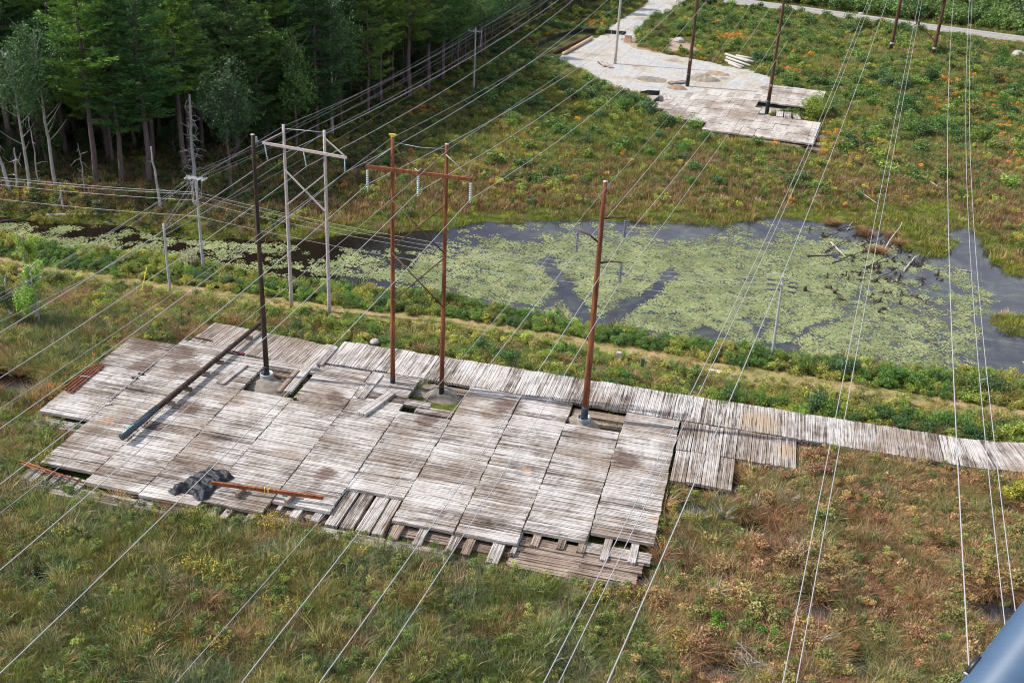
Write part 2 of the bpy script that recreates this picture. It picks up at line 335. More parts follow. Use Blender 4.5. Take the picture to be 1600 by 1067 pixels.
c=ramp(t,n1,[(.36,(.17,.165,.05)),(.52,(.26,.20,.08)),(.68,(.34,.225,.125))]); c=mixc(t,1.,c,ramp(t,n2,[(.3,(.65,.65,.6)),(.7,(1.2,1.2,1.2))]),'MULTIPLY')
t.links.new(c,b.inputs['Base Color']); b.inputs['Roughness'].default_value=.95; bump(t,b,n2,.7,.05)
strip('dirt_path',PATH,1.35,1.35,.05,mp,'dry grassy earth track along the pond bank','path')
def gravelmat(name,a,b2,c3):
    m,t,b=nt(name); wp=wpos(t); n1=noise(t,wp,.12,6,.65,.4); n2=noise(t,wp,1.8,5,.7); n3=noise(t,wp,12,3,.6)
    c=ramp(t,n1,[(.34,a),(.48,b2),(.58,c3),(.68,tuple(v*.62 for v in c3))]); c=mixc(t,1.,c,ramp(t,n2,[(.3,(.62,.60,.58)),(.7,(1.18,1.18,1.18))]),'MULTIPLY')
    t.links.new(c,b.inputs['Base Color']); b.inputs['Roughness'].default_value=.95; bump(t,b,n3,.5,.04); return m
M_gravel=gravelmat('pale_gravel',(.33,.335,.345),(.38,.375,.365),(.37,.33,.275)); M_sand=gravelmat('grey_sand',(.22,.19,.16),(.19,.165,.14),(.28,.24,.19)); M_brownsand=gravelmat('brown_earth',(.22,.16,.11),(.27,.19,.13),(.33,.26,.19))
def patch(name,poly,z,mat,label,cat,res=1.,wob=.8,kind='structure',dome=0.,sub=None):
    xs=[p[0] for p in poly];ys=[p[1] for p in poly]
    X,Y=np.meshgrid(np.arange(min(xs)-1,max(xs)+1,res),np.arange(min(ys)-1,max(ys)+1,res)); n=X.shape
    sd=sdist(X,Y,poly)+(fbm(X,Y,2.6,31)-.5)*wob*2
    Z=z+height(X,Y)*0+(fbm(X,Y,3,8)-.5)*.006+dome*smooth(0,-2.2,sd)*(.6+.8*fbm(X,Y,1.4,4)); idx=np.arange(X.size).reshape(n)
    Z=np.where(sd>-res*.6,np.minimum(Z,height(X,Y)-.02),Z)
    ok=(sd<res*.9); f=ok[:-1,:-1]&ok[:-1,1:]&ok[1:,1:]&ok[1:,:-1]
    F=np.stack([idx[:-1,:-1],idx[:-1,1:],idx[1:,1:],idx[1:,:-1]],-1)[f]
    me=np_mesh(name,np.stack([X,Y,Z],-1).reshape(-1,3),F,np.zeros(X.size),mat); me.polygons.foreach_set('use_smooth',[True]*len(F))
    return tag(link(name,me),label,cat,kind=kind)
patch('gravel_pad',GRAVEL,.16,M_gravel,'pale gravel work pad beside the far timber mats','gravel pad')
patch('gravel_drive',DRIVE,.18,M_gravel,'pale gravel drive leading to the road','drive')
patch('earth_verge',[G(a,b,.1) for a,b in [(965,62),(985,58),(1010,64),(1050,58),(1090,72),(1105,80),(1080,90),(1030,84),(985,76)]],.22,M_brownsand,'bare earth verge beside the gravel pad','verge')
# main road with painted lines
RD=[G(a,b,.1) for a,b in [(960,-20),(1085,-3),(1160,5),(1250,17),(1330,28),(1400,38),(1500,51),(1600,64),(1760,88)]]
ma_,t,b=nt('worn_asphalt'); wp=wpos(t); n2=noise(t,wp,1.2,6,.7); t.links.new(ramp(t,n2,[(.3,(.17,.17,.175)),(.7,(.26,.255,.25))]),b.inputs['Base Color']); b.inputs['Roughness'].default_value=.9
def rstrip(name,o1,o2,z,mat,label,cat):
    P=np.array(RD); d=np.r_[0,np.cumsum(np.hypot(*np.diff(P,axis=0).T))]; s=np.arange(0,d[-1],4.); x=np.interp(s,d,P[:,0]);y=np.interp(s,d,P[:,1])
    for a in (x,y): a[3:-3]=np.convolve(a,np.ones(7)/7,'valid')
    tx,ty=np.gradient(x),np.gradient(y);L=np.hypot(tx,ty); mb=MB()
    A=[(x[i]-ty[i]/L[i]*o1,y[i]+tx[i]/L[i]*o1,z) for i in range(len(s))]; B=[(x[i]-ty[i]/L[i]*o2,y[i]+tx[i]/L[i]*o2,z) for i in range(len(s))]
    mb.add(A+B,[(i,i+1,i+1+len(s),i+len(s)) for i in range(len(s)-1)]); return tag(mb.build(name,mat),label,cat,kind='structure')
rstrip('road_shoulder',-5.3,5.4,.42,gravelmat('shoulder_gravel',(.24,.22,.18),(.28,.25,.20),(.24,.24,.14)),'gravel shoulder of the road','road shoulder')
rstrip('road',-4.4,4.4,.47,ma_,'grey two lane road past the meadow','road')
rstrip('road_edge_line',-3.9,-3.72,.48,plain('white_paint',(.7,.7,.68)),'white painted road edge line','road marking'); rstrip('road_edge_line',3.72,3.9,.48,bpy.data.materials['white_paint'],'white painted far road edge line','road marking')
rstrip('road_centre_line',-.16,.16,.48,plain('yellow_paint',(.65,.42,.06)),'yellow painted road centre line','road marking')

# ------------------------------------------------------------------ timber mats
TOP=1.0; TH=.28; LEN=4.86; WID=1.2
def matmesh(name,mat,n=4,rough=1.,L=LEN,wid=WID,seed=0):
    r=random.Random(seed); mb=MB(); tw=wid/n
    for i in range(n):
        y=-wid/2+tw*(i+.5); l=L-r.uniform(0,.05)*rough; dx=r.uniform(-.02,.02)*rough
        z=-TH/2+r.uniform(-.022,.0)*rough
        # a timber is two or three boards worn apart along its length
        k=r.choice([1,2,2,3]); ww=(tw-.022)/k
        for j in range(k):
            mb.box((dx+r.uniform(-.015,.015),y-tw/2+.01+ww*(j+.5),z-(r.uniform(0,.025) if k>1 else 0)),(l-r.uniform(0,.05)*rough,ww-.012,TH-.01),taper=1.)
    for sx in(-1,1):
        for q in(.42,.12):
            mb.box((sx*L*q,0,-TH/2-.015),(.05,wid*.96,.06),lv=.1)
    return mb.mesh(name,mat)
MV=[matmesh('timber_mat',M_mat,seed=s) for s in range(12)]
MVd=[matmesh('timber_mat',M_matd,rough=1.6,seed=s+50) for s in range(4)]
matn=0
def put_mat(x,y,z,rz,label,group,dark=False,tilt=(0,0),sl=1.,sw=1.):
    global matn; matn+=1
    o=link('timber_mat',random.choice(MVd if dark else MV),loc=(x,y,z+random.uniform(-.018,.018)),rz=rz+random.gauss(0,.0035)+random.choice((0,math.pi)))
    o.rotation_euler[0]=random.gauss(0,.004)+tilt[0]; o.rotation_euler[1]=random.gauss(0,.003)+tilt[1]; o.scale=(sl,sw,1)
    return tag(o,label,'timber mat',group)
XC=[-56.6,-51.7,-46.87,-42.05,-37.1,-32.15,-27.4,-22.65,-17.75,-12.95,-8.1,-3.25]
COLS=[(70.2,85.0,[]),(63.3,86.2,[]),(61.9,84.9,[]),(61.6,85.2,[(78.9,83.7)]),(62.3,85.9,[]),(63.9,86.1,[]),(67.3,86.1,[(80.6,86.2)]),(64.3,86.1,[]),(64.3,86.1,[]),(66.2,86.1,[(83.1,86.2)]),(67.35,86.1,[])]
for k,(y0,y1,holes) in enumerate(COLS):
    xa,xb=XC[k],XC[k+1]; xc=(xa+xb)/2; n=int(round((y1-y0)/1.225)); st=(y1-y0)/n; col=len(COLS)-k; vis=0
    for i in range(n):
        yc=y0+st*(i+.5)
        if any(h0-.3<yc<h1+.2 for h0,h1 in holes): continue
        if k==5 and yc>80.8 :
            pass
        sl=(xb-xa)/4.9
        vis+=1
        z=TOP
        if k==4 and yc>84.7: z=TOP
        put_mat(xc+random.gauss(0,.02),yc,z,0,f'weathered timber mat, {ordw(vis)} from front in the {ordw(col)} column from right of work platform','weathered timber mats of the big work platform',sl=sl,sw=min(1.02,st/1.21))
# mat road behind the platform, planks across it
def rowx(x0,x1,yf,label,group,z=TOP,st=1.225,start=1,every=None,rzf=None):
    n=int(round((x1-x0)/st)); s=(x1-x0)/n
    for i in range(n):
        x=x0+s*(i+.5); rz=math.pi/2+(rzf(x) if rzf else 0); put_mat(x,yf(x)+random.gauss(0,.05),z,rz,label.format(ordw(start+i)),group,sw=min(1.02,s/1.21))
rowx(-50.9,-37.3,lambda x:88.35-(x+51)*.075,'pale timber mat, {} from left in the left stretch of the mat road','timber mats laid side by side as the mat road',rzf=lambda x:-.08)
yr=lambda x:88.65 if x<20 else 88.65+(x-20)**2*.022
rowx(-36.9,37.5,yr,'pale timber mat, {} from left in the long right stretch of the mat road','timber mats laid side by side as the mat road',rzf=lambda x:0 if x<20 else (x-20)*.044)
rowx(-3.15,6.9,lambda x:83.65,'grey timber mat, {} from left in the second row in front of the mat road','timber mats laid beside the mat road')
rowx(-3.1,1.9,lambda x:78.8,'grey timber mat, {} from left in the short lowest row right of the platform','timber mats laid beside the mat road',z=TOP-.04)
# lower layers showing along the front edge
def low(x,y,z,rz,label,**k): return put_mat(x,y,z,rz,label,'lower layer mats under the platform edge',**k)
zz=TOP-.31
for i,x in enumerate((-31.4,-29.95,-28.3)): low(x,65.3+(.5 if i==0 else 0),zz,math.pi/2,f'narrow plank mat under the platform edge, {ordw(i+1)} beam right of the crossarm',sw=(.28,.55,.5)[i])
for i,x in enumerate((-26.9,-25.7,-24.4,-23.3)): low(x,65.2,zz,math.pi/2,f'exposed lower mat, {ordw(i+1)} of four left of the orange board',sw=(.8,.85,.9,.7)[i])
for i,x in enumerate((-35.8,-34.9,-33.0)): low(x,63.6,zz,math.pi/2,f'short cross beam under the lying crossarm, {ordw(i+1)} from left',sw=.45)
for i,x in enumerate((-22.0,-20.1,-17.6,-16.4,-14.3,-13.1)): low(x,64.7+random.uniform(-.35,.3) if i<5 else 66.0,zz,math.pi/2,f'cross mat under the front edge of the platform, {ordw(i+1)} right of the orange board',sw=(.6,.55,.6,.55,.75,.3)[i],dark=i in(0,3))
for i,x in enumerate((-11.8,-9.9,-8.4,-6.6,-4.6)): low(x,67.5+random.uniform(-.3,.2),zz,math.pi/2,f'cross mat under the right front corner, {ordw(i+1)} from left',sw=.5,dark=i<3)
for i,(x,y,zq,s) in enumerate(((-10.5,65.5,.52,1),(-10.6,64.3,.40,1.02),(-10.9,63.1,.28,1.03),(-5.8,66.1,.58,1.05),(-6.2,64.9,.46,1.04),(-6.4,63.7,.36,1.02),(-6.6,62.5,.28,.95),(-15.6,62.6,.1,.9),(-29.8,62.4,.30,1.),(-34.6,62.3,.32,1.))):
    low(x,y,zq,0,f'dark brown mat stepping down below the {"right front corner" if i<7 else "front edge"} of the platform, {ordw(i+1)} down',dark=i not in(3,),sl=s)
for i,(x,y,s) in enumerate(((-39.6,61.2,1),(-44.5,61.0,1.),(-49.3,61.0,1.1),(-54.2,69.4,.98),(-24.9,62.0,1.),(-19.9,62.0,1.))): low(x,y,.55,0,f'grey mat half hidden by grass along the front edge, {ordw(i+1)} of those left',sl=s)
for i in range(6):
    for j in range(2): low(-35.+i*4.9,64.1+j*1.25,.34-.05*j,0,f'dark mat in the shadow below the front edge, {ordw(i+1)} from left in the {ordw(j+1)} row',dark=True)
for i in range(7): low(-51.9+i*.78,62.1-i*.06,.66,math.pi/2,f'short cross beam by the rusty rods, {ordw(i+1)} from the front left corner',sl=.36,sw=.42)
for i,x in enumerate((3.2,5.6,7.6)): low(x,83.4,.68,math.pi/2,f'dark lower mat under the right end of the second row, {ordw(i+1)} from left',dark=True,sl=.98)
for i,x in enumerate((-38.0,-40.4,-42.9)): pass
# boards round the three pole holes
low(-40.2,84.2,.78,0,'long loose board mat behind the culvert pole',sw=.5); low(-40.3,84.95,.9,0,'pale long mat against the mat road behind the culvert pole',sw=.45); low(-40.0,83.5,.55,0,'low dark board mat behind the culvert pole',sw=.5,dark=True)
low(-38.0,82.2,1.12,math.pi/2+.02,'raised pale plank mat lying right of the culvert pole',sw=.62); low(-38.85,82.2,1.02,math.pi/2+.02,'narrow raised plank right of the culvert pole',sw=.35,dark=True)
low(-37.2,87.3,1.16,math.pi/2,'raised pale plank where the two stretches of mat road meet',sw=.5,sl=.8)
low(-44.0,81.2,1.18,math.pi/2-.1,'loose plank mat leaning beside the lying pole',sw=.7,sl=.85)
low(-31.35,83.2,1.14,math.pi/2-.02,'raised plank mat left of the steel frame pole',sw=.7,sl=1.)
low(-29.6,80.2,1.3,math.pi/2-.28,'thick loose plank mat lying askew before the left steel frame pole',sw=.75,sl=.95)
low(-26.9,81.6,.98,0,'broken mat end beside the gravel between the steel frame poles',sw=.9,sl=.75); low(-24.5,80.9,.9,0,'broken dusty mat before the right steel frame pole',sw=.9,sl=.7); low(-25.2,79.9,.6,0,'sunken dark mat before the right steel frame pole',dark=True,sl=.95)
low(-25.5,85.6,.6,0,'dark sunken mat behind the steel frame poles',dark=True,sl=1.3); low(-10.4,85.4,.62,0,'dark sunken mat behind the single steel pole',dark=True); low(-10.2,84.5,.35,0,'lowest dark mat beside the single steel pole',dark=True)

# far timber mats: too many small ones to be worth telling apart
FAR=[([(-19.6,199.5),(-15.5,207.0),(-10.8,214.0),(-1.6,215.4),(-1.2,199.9),(7.5,198.8),(9.2,197.6),(8.4,183.1),(7.1,183.4),(-7.2,185.2),(-9.5,186.8),(-17.6,191.0)],1.0),([(-1.8,223.8),(10.9,222.2),(11.2,219.5),(9.9,206.6),(2.6,207.2),(-1.4,207.4)],1.05)]
mb=MB(); th=R(-5.5); cu,su=math.cos(th),math.sin(th)
for poly,z in FAR:
    for a in np.arange(-26,22,1.22):
        for bb in np.arange(176,232,4.9):
            x=a*cu-(bb-200)*su; y=200+a*su+(bb-200)*cu
            if not inpoly(x,y,poly): continue
            zt=z+.12+random.uniform(-.05,.05); tone=random.random()
            for i in range(3): 
                ox=-.405+i*.405; mb.box((x+ox*cu,y+ox*su,zt-.14),(.385,4.8-random.uniform(0,.1),.26),rz=th,lv=min(1,max(0,tone*.75+random.uniform(0,.25))))
tag(mb.build('timber_mats',M_matf),'far spread of grey timber mats at the end of the gravel pad','timber mats',kind='stuff')
mb=MB()
for poly,z in FAR[:1]:
    for a,bb in ((-6,182.6),(-3,182.4),(1,182.2),(5.2,181.4),(8.8,184),(8.8,189),(-12,185.4),(8.7,180.6)):
        mb.box((a,bb+1.0,.45),(4.6,1.6,.28),rz=th); mb.box((a+.4,bb+1.3,.15),(4.6,1.8,.25),rz=th)
tag(mb.build('lower_timber_mats',M_matd),'dark lower mats under the near edge of the far mat pad','timber mats',kind='stuff')
for i,(x,y,z,rz,l) in enumerate(((2.6,199.6,1.3,.0,'raised square mat stack left of the pale board on the far mats'),(4.0,199.3,1.28,.0,'second raised mat beside the pale board on the far mats'),(5.6,199.2,1.25,.1,'pale narrow board mat lying on top of the far mats'),(-18.0,203.5,1.3,.2,'grey mat lying on the left corner of the far mats'),(-34.2,229.6,.5,.5,'first mat leaning at the foot of the tall grey pole'),(-33.0,228.9,.45,.5,'second mat leaning at the foot of the tall grey pole'),(-17.6,219.6,.62,-.75,'lone mat on gravel left of the far rusty steel pole'))):
    put_mat(x,y,z,math.pi/2+rz,l,'loose mats on the far pad',sl=.85,tilt=(0,.02))

# ------------------------------------------------------------------ plant prototypes
def rr(a,b,n=None): return rng.uniform(a,b,n)
def blades(n,rad,h0,h1,w,bend,seed,spread=.25,segs=3,lean=(0,0)):
    g=np.random.default_rng(seed); V=[];Fs=[];L=[]
    ang=g.uniform(0,2*np.pi,n); r=rad*np.sqrt(g.uniform(0,1,n)); bx,by=r*np.cos(ang),r*np.sin(ang)
    h=g.uniform(h0,h1,n); a2=g.uniform(0,2*np.pi,n); out=g.uniform(.2,1,n)*bend; lv=g.uniform(0,1,n); fa=g.uniform(0,2*np.pi,n)
    for i in range(n):
        dx,dy=math.cos(a2[i])*.5+math.cos(ang[i])*spread*2+lean[0],math.sin(a2[i])*.5+math.sin(ang[i])*spread*2+lean[1]
        wx,wy=math.cos(fa[i])*w/2,math.sin(fa[i])*w/2; b=len(V)
        for s in range(segs+1):
            t=s/segs; k=out[i]*t**1.8*h[i]; z=h[i]*(t-.35*out[i]*t**2.2); ww=(1-t**1.6)*(1 if s<segs else 0)
            X,Y=bx[i]+dx*k,by[i]+dy*k
            if s==segs: V.append((X,Y,z))
            else: V+=[(X-wx*ww,Y-wy*ww,z),(X+wx*ww,Y+wy*ww,z)]
        for s in range(segs-1): Fs.append((b+2*s,b+2*s+1,b+2*s+3)); Fs.append((b+2*s,b+2*s+3,b+2*s+2))
        Fs.append((b+2*segs-2,b+2*segs-1,b+2*segs)); L+=[lv[i]]*(2*segs+1)
    return V,Fs,L
def leaves(P,size,seed,up=.5,aspect=.55,lv=None):
    g=np.random.default_rng(seed); P=np.asarray(P,float); n=len(P)
    nrm=g.normal(size=(n,3)); nrm[:,2]=np.abs(nrm[:,2])+up; nrm/=np.linalg.norm(nrm,axis=1)[:,None]
    a=np.cross(nrm,g.normal(size=(n,3))); a/=np.linalg.norm(a,axis=1)[:,None]; b=np.cross(nrm,a)
    s=size*g.uniform(.6,1.35,n)[:,None]
    V=np.stack([P-a*s*.5,P+b*s*.5*aspect,P+a*s*.5,P-b*s*.5*aspect],1).reshape(-1,3)
    q=np.arange(n*4).reshape(n,4); F=np.concatenate([q[:,[0,1,2]],q[:,[0,2,3]]])
    L=np.repeat(g.uniform(0,1,n) if lv is None else lv,4); return V,F,L
def lumps(n,nl,rx,rz,z0,seed,shell=.55,lump=.45):
    g=np.random.default_rng(seed); out=[];lvs=[]
    c=g.normal(size=(nl,3)); c/=np.linalg.norm(c,axis=1)[:,None]; c*=g.uniform(.25,1-lump*.7,nl)[:,None]
    rad=g.uniform(.6,1.25,nl)*lump; tone=g.uniform(0,1,nl)
    k=g.integers(0,nl,n); d=g.normal(size=(n,3)); d/=np.linalg.norm(d,axis=1)[:,None]; rr_=g.uniform(shell,1.05,n)**.6
    P=c[k]+d*(rad[k]*rr_)[:,None]; P[:,0]*=rx;P[:,1]*=rx;P[:,2]=z0+P[:,2]*rz
    return P,np.clip(tone[k]*.55+g.uniform(0,.6,n),0,1)
protos={}
def proto_col(key,objs):
    c=bpy.data.collections.new(key)
    for i,me in enumerate(objs):
        o=bpy.data.objects.new(f'{key}.{i:03d}',me); c.objects.link(o)
    protos[key]=c; return c
def bm_(name,*a,**k): V,F,L=blades(*a,**k); return np_mesh(name,V,F,L,M_leafI)
W=(.10,-.05)
proto_col('reed',[bm_('reed_clump',72,.55,.6,1.5,.04,.95,s,lean=W,spread=.35) for s in range(4)])
proto_col('sedge',[bm_('sedge_tussock',120,.22,.5,1.0,.034,1.25,s+20,spread=.6) for s in range(4)])
proto_col('grass',[bm_('grass_tuft',40,.5,.25,.6,.045,.8,s+40,spread=.4,segs=2) for s in range(3)])
def herb(s,n=230,rx=.5,rz=.42,sz=.105):
    P,lv=lumps(n,5,rx,rz,rz*.95,s); V,F,L=leaves(P,sz,s,lv=lv); return np_mesh('herb_clump',V,F,L,M_leafI)
proto_col('herb',[herb(s+60) for s in range(4)])
def feath(s):
    g=np.random.default_rng(s); P=[]
    for _ in range(16):
        x,y=g.normal(0,.3,2); h=g.uniform(.5,1.1)
        for k in range(12): P.append((x+g.normal(0,.07),y+g.normal(0,.07),h*(.45+.55*k/12)))
    V,F,L=leaves(P,.11,s); return np_mesh('goldenrod_clump',V,F,L,M_leafI)
proto_col('flower',[feath(s+80) for s in range(3)])
def far_shrub(s,n=620,r=1.,rz=.85,sz=.2):
    P,lv=lumps(n,8,r,rz,rz*.8,s); P=P[P[:,2]>0]; V,F,L=leaves(P,sz,s,lv=lv[:len(P)]); return np_mesh('small_shrub',V,F,L,M_leafI)
proto_col('bush',[far_shrub(s+100) for s in range(4)])
def pads(s):  # leaves of one small raft
    g=np.random.default_rng(s); V=[];F=[];L=[]
    for _ in range(13):
        a,r=g.uniform(0,6.28),.5*math.sqrt(g.uniform(0,1)); cx,cy=r*math.cos(a),r*math.sin(a); q=g.uniform(.05,.115); b=len(V); l=g.uniform(0,1); tz=g.uniform(.004,.03); t0=g.uniform(0,6.28)
        V.append((cx,cy,tz)); 
        for k in range(7): t=t0+k*.93; V.append((cx+q*math.cos(t),cy+q*math.sin(t),tz+g.uniform(-.004,.012)))
        F+=[(b,b+1+k,b+2+k) for k in range(6)]; L+=[l]*8
    return np_mesh('lily_pad_cluster',V,F,L,M_padI)
proto_col('pad',[pads(s+120) for s in range(5)])

def scatter(name,key,P,scl,col,label,cat,tilt=.12):
    P=np.asarray(P,np.float32); n=len(P)
    me=bpy.data.meshes.new(name); me.vertices.add(n); me.vertices.foreach_set('co',P.ravel())
    def at(nm,ty,v,f='value'): a=me.attributes.new(nm,ty,'POINT'); a.data.foreach_set(f,np.asarray(v).ravel())
    at('scl','FLOAT',np.asarray(scl,np.float32)); at('pick','INT',rng.integers(0,len(protos[key].objects),n).astype(np.int32))
    rot=np.stack([rng.normal(0,tilt,n),rng.normal(0,tilt,n),rng.uniform(0,6.28,n) if key not in('reed',) else rng.normal(0,.8,n)],-1).astype(np.float32); at('rot','FLOAT_VECTOR',rot,'vector')
    at('tint','FLOAT_COLOR',np.concatenate([np.clip(col,0,1),np.ones((n,1))],1).astype(np.float32),'color')
    o=bpy.data.objects.new(name,me); C.objects.link(o); tag(o,label,cat,kind='stuff')
    g=bpy.data.node_groups.new(name,'GeometryNodeTree'); g.interface.new_socket('Geometry',in_out='INPUT',socket_type='NodeSocketGeometry'); g.interface.new_socket('Geometry',in_out='OUTPUT',socket_type='NodeSocketGeometry')
    gi,go=g.nodes.new('NodeGroupInput'),g.nodes.new('NodeGroupOutput'); ip=g.nodes.new('GeometryNodeInstanceOnPoints'); ci=g.nodes.new('GeometryNodeCollectionInfo')
    ci.inputs['Collection'].default_value=protos[key]; ci.inputs['Separate Children'].default_value=True; ci.inputs['Reset Children'].default_value=True
    def na(nm,ty): q=g.nodes.new('GeometryNodeInputNamedAttribute'); q.data_type=ty; q.inputs['Name'].default_value=nm; return q.outputs['Attribute']
    l=g.links.new; l(gi.outputs[0],ip.inputs['Points']); l(ci.outputs[0],ip.inputs['Instance']); ip.inputs['Pick Instance'].default_value=True
    l(na('pick','INT'),ip.inputs['Instance Index']); l(na('rot','FLOAT_VECTOR'),ip.inputs['Rotation']); l(na('scl','FLOAT'),ip.inputs['Scale']); l(ip.outputs[0],go.inputs[0])
    md=o.modifiers.new('scatter','NODES'); md.node_group=g; return o

# ------------------------------------------------------------------ where plants grow
PLAT=[[(-56.7,70.1),(-51.8,70.1),(-51.8,61.6),(-47,61.5),(-42,61.5),(-37,62),(-32.2,62.2),(-27.4,62.4),(-17.8,62.6),(-12.9,61.9),(-3.2,62.3),(-3.2,76.2),(2,76.2),(2,81),(7.4,81),(7.4,86),(38,86.8),(50,90),(50,95.5),(38,94),(20,91.2),(-36.9,91.2),(-37.2,89.8),(-51,91),(-51,85.3),(-56.7,85.2)]]
FARP=[[(-19.6,199.5),(-15.5,207.0),(-10.8,214.0),(-1.6,215.4),(-1.2,199.9),(7.5,198.8),(9.2,197.6),(8.6,181.8),(7.1,181.9),(-7.2,184.2),(-9.5,186.8),(-17.6,191.0)],FAR[1][0]]
CLR=[GP([(1122,84),(1150,80),(1182,90),(1184,112),(1158,116),(1128,104)]),GP([(1248,160),(1292,156),(1296,178),(1250,182)]),GP([(1040,60),(1085,56),(1092,86),(1040,84)]),GP([(968,56),(996,54),(998,80),(968,80)]),GP([(1258,232),(1272,185),(1285,190),(1280,250),(1262,256)]),GP([(838,60),(925,48),(940,60),(880,96),(840,98)])]
def bare(x,y):
    m=np.zeros(np.shape(x),bool)
    for p in PLAT+FARP: m|=inpoly(x,y,p)
    m|=inpoly(x,y,GRAVEL)|inpoly(x,y,DRIVE)
    m|=dline(x,y,RD)<5.6
    for q in CLR: m|=inpoly(x,y,q)
    return m
def visible(x,y,mar=60):
    v0,v1=x,y-0; d=x*CF[0]+y*CF[1]+(0-CAMZ)*CF[2]
    px=800+FPX*(x*CR[0]+y*CR[1]-CAMZ*CR[2])/d; py=533.5-FPX*(x*CU[0]+y*CU[1]-CAMZ*CU[2])/d
    return (px>-mar)&(px<1600+mar)&(py>-mar)&(py<1067+mar*2)
def pts(dens,x0,x1,y0,y1,mask=None):
    n=int(dens*(x1-x0)*(y1-y0)); x=rng.uniform(x0,x1,n); y=rng.uniform(y0,y1,n)
    k=visible(x,y)&~bare(x,y)
    if mask is not None: k&=mask(x,y)
    x,y=x[k],y[k]; z=height(x,y); return x,y,z
def pal(cols,f,x,y,jit=.16,seed=0):
    cols=np.array(cols); f=np.clip(f,0,.999)*(len(cols)-1); i=f.astype(int); t=(f-i)[:,None]; c=cols[i]*(1-t)+cols[i+1]*t
    return c*(1+rng.normal(0,jit,(len(x),1)))*(1+rng.normal(0,.05,(len(x),3)))
def stretch(v,a=.3,b=.7): return np.clip((v-a)/(b-a),0,1)
GREEN=[(.060,.095,.022),(.115,.165,.032),(.20,.235,.055)]
BLUEG=[(.085,.14,.07),(.17,.225,.12)]
OLIVE=[(.17,.17,.04),(.29,.27,.08)]
TAN=[(.36,.30,.16),(.50,.42,.24)]
BROWN=[(.17,.09,.045),(.26,.15,.075),(.36,.25,.13)]
# near marsh, reeds
rightness=lambda x,y: smooth(-8,4,x+(fbm(x,y,6,77)-.5)*16-(y-55)*.1)
nearm=lambda x,y:(y<96)&(height(x,y)>-.22)
x,y,z=pts(5.9,-75,48,38,97,nearm)
rt=np.where(y>91,0,rightness(x,y)); lf=smooth(-48,-60,x)*smooth(58,66,y)
keep=rng.uniform(0,1,len(x))>np.clip(rt*.62+lf*.35*(fbm(x,y,4,12)>.5),0,1); x,y,z,rt=x[keep],y[keep],z[keep],rt[keep]
f=stretch(fbm(x,y,3.2,51),.33,.67)*.75+rng.uniform(0,.25,len(x)); sel=stretch(fbm(x,y,4.5,61),.3,.7)
col=pal(GREEN+[OLIVE[0],OLIVE[1]],f*.62+sel*.38,x,y); blu=(fbm(x,y,2.4,63)>.56)|(rng.uniform(0,1,len(x))<.12+.18*rt); col[blu]=pal(BLUEG,rng.uniform(0,1,blu.sum()),x[blu],y[blu])
tn=rng.uniform(0,1,len(x))<.20+.12*rt; col[tn]=pal(TAN,rng.uniform(0,1,tn.sum()),x[tn],y[tn]); br=rng.uniform(0,1,len(x))<.05+.18*(fbm(x,y,2.5,90)>.58)+.25*rt; col[br]=pal(BROWN,rng.uniform(0,1,br.sum()),x[br],y[br])
near_edge=np.minimum(*[np.abs(sdist(x,y,PLAT[0]))]*2); scl=rng.uniform(.55,1.2,len(x))*(.6+.8*fbm(x,y,3,33))*np.where(near_edge<1.2,.62,1)*np.where(y>91,.75,1)
col*=(.72+.56*stretch(fbm(x,y,1.7,95),.3,.7))[:,None]
scatter('marsh_reeds','reed',np.stack([x,y,z-.05],-1),scl,col,'dense green and olive marsh reeds around the work platform','reeds')
x,y,z=pts(3.2,-75,48,38,97,nearm); rt=np.where(y>91,0,rightness(x,y)); lf=smooth(-46,-58,x)*smooth(58,66,y)
keep=rng.uniform(0,1,len(x))<np.clip(.10+rt*.75+lf*.45*(fbm(x,y,4,12)>.46),0,1); x,y,z,rt,lf=[a[keep] for a in (x,y,z,rt,lf)]
f=stretch(fbm(x,y,2.6,14),.3,.7); col=pal([(.17,.085,.045),(.30,.155,.08),(.37,.23,.12),(.25,.22,.08),(.16,.18,.055)],f*.8+rng.uniform(0,.2,len(x)),x,y,.2)
scatter('sedge_tussocks','sedge',np.stack([x,y,z-.05],-1),rng.uniform(.8,1.75,len(x)),col,'brown drying sedge tussocks in the marsh','sedge')
x,y,z=pts(2.6,-75,48,38,91,lambda x,y:nearm(x,y)&(rng.uniform(0,1,len(x))<.25+.75*(fbm(x,y,3,88)>.5))); rt=rightness(x,y); f=rng.uniform(0,1,len(x))
col=pal([(.05,.085,.02),(.09,.135,.028),(.15,.185,.04),(.24,.23,.055)],f,x,y,.25); br=rng.uniform(0,1,len(x))<rt*.55; col[br]=pal([(.24,.13,.06),(.38,.22,.10),(.36,.28,.10)],rng.uniform(0,1,br.sum()),x[br],y[br])
scatter('marsh_weeds','herb',np.stack([x,y,z+rng.uniform(.1,.6,len(x))],-1),rng.uniform(.4,1.15,len(x)),col,'leafy weeds growing among the marsh reeds','weeds')
x,y,z=pts(.5,-8,48,40,86,lambda x,y:nearm(x,y)&(rightness(x,y)>.5)); col=pal([(.20,.10,.055),(.28,.155,.08),(.26,.19,.07),(.17,.18,.055),(.11,.15,.04)],stretch(fbm(x,y,3,91))*.6+rng.uniform(0,.4,len(x)),x,y,.15)
scatter('marsh_shrubs','herb',np.stack([x,y,z+.2],-1),rng.uniform(.9,2.0,len(x)),col,'low rust brown and olive shrubs in the marsh','shrubs')
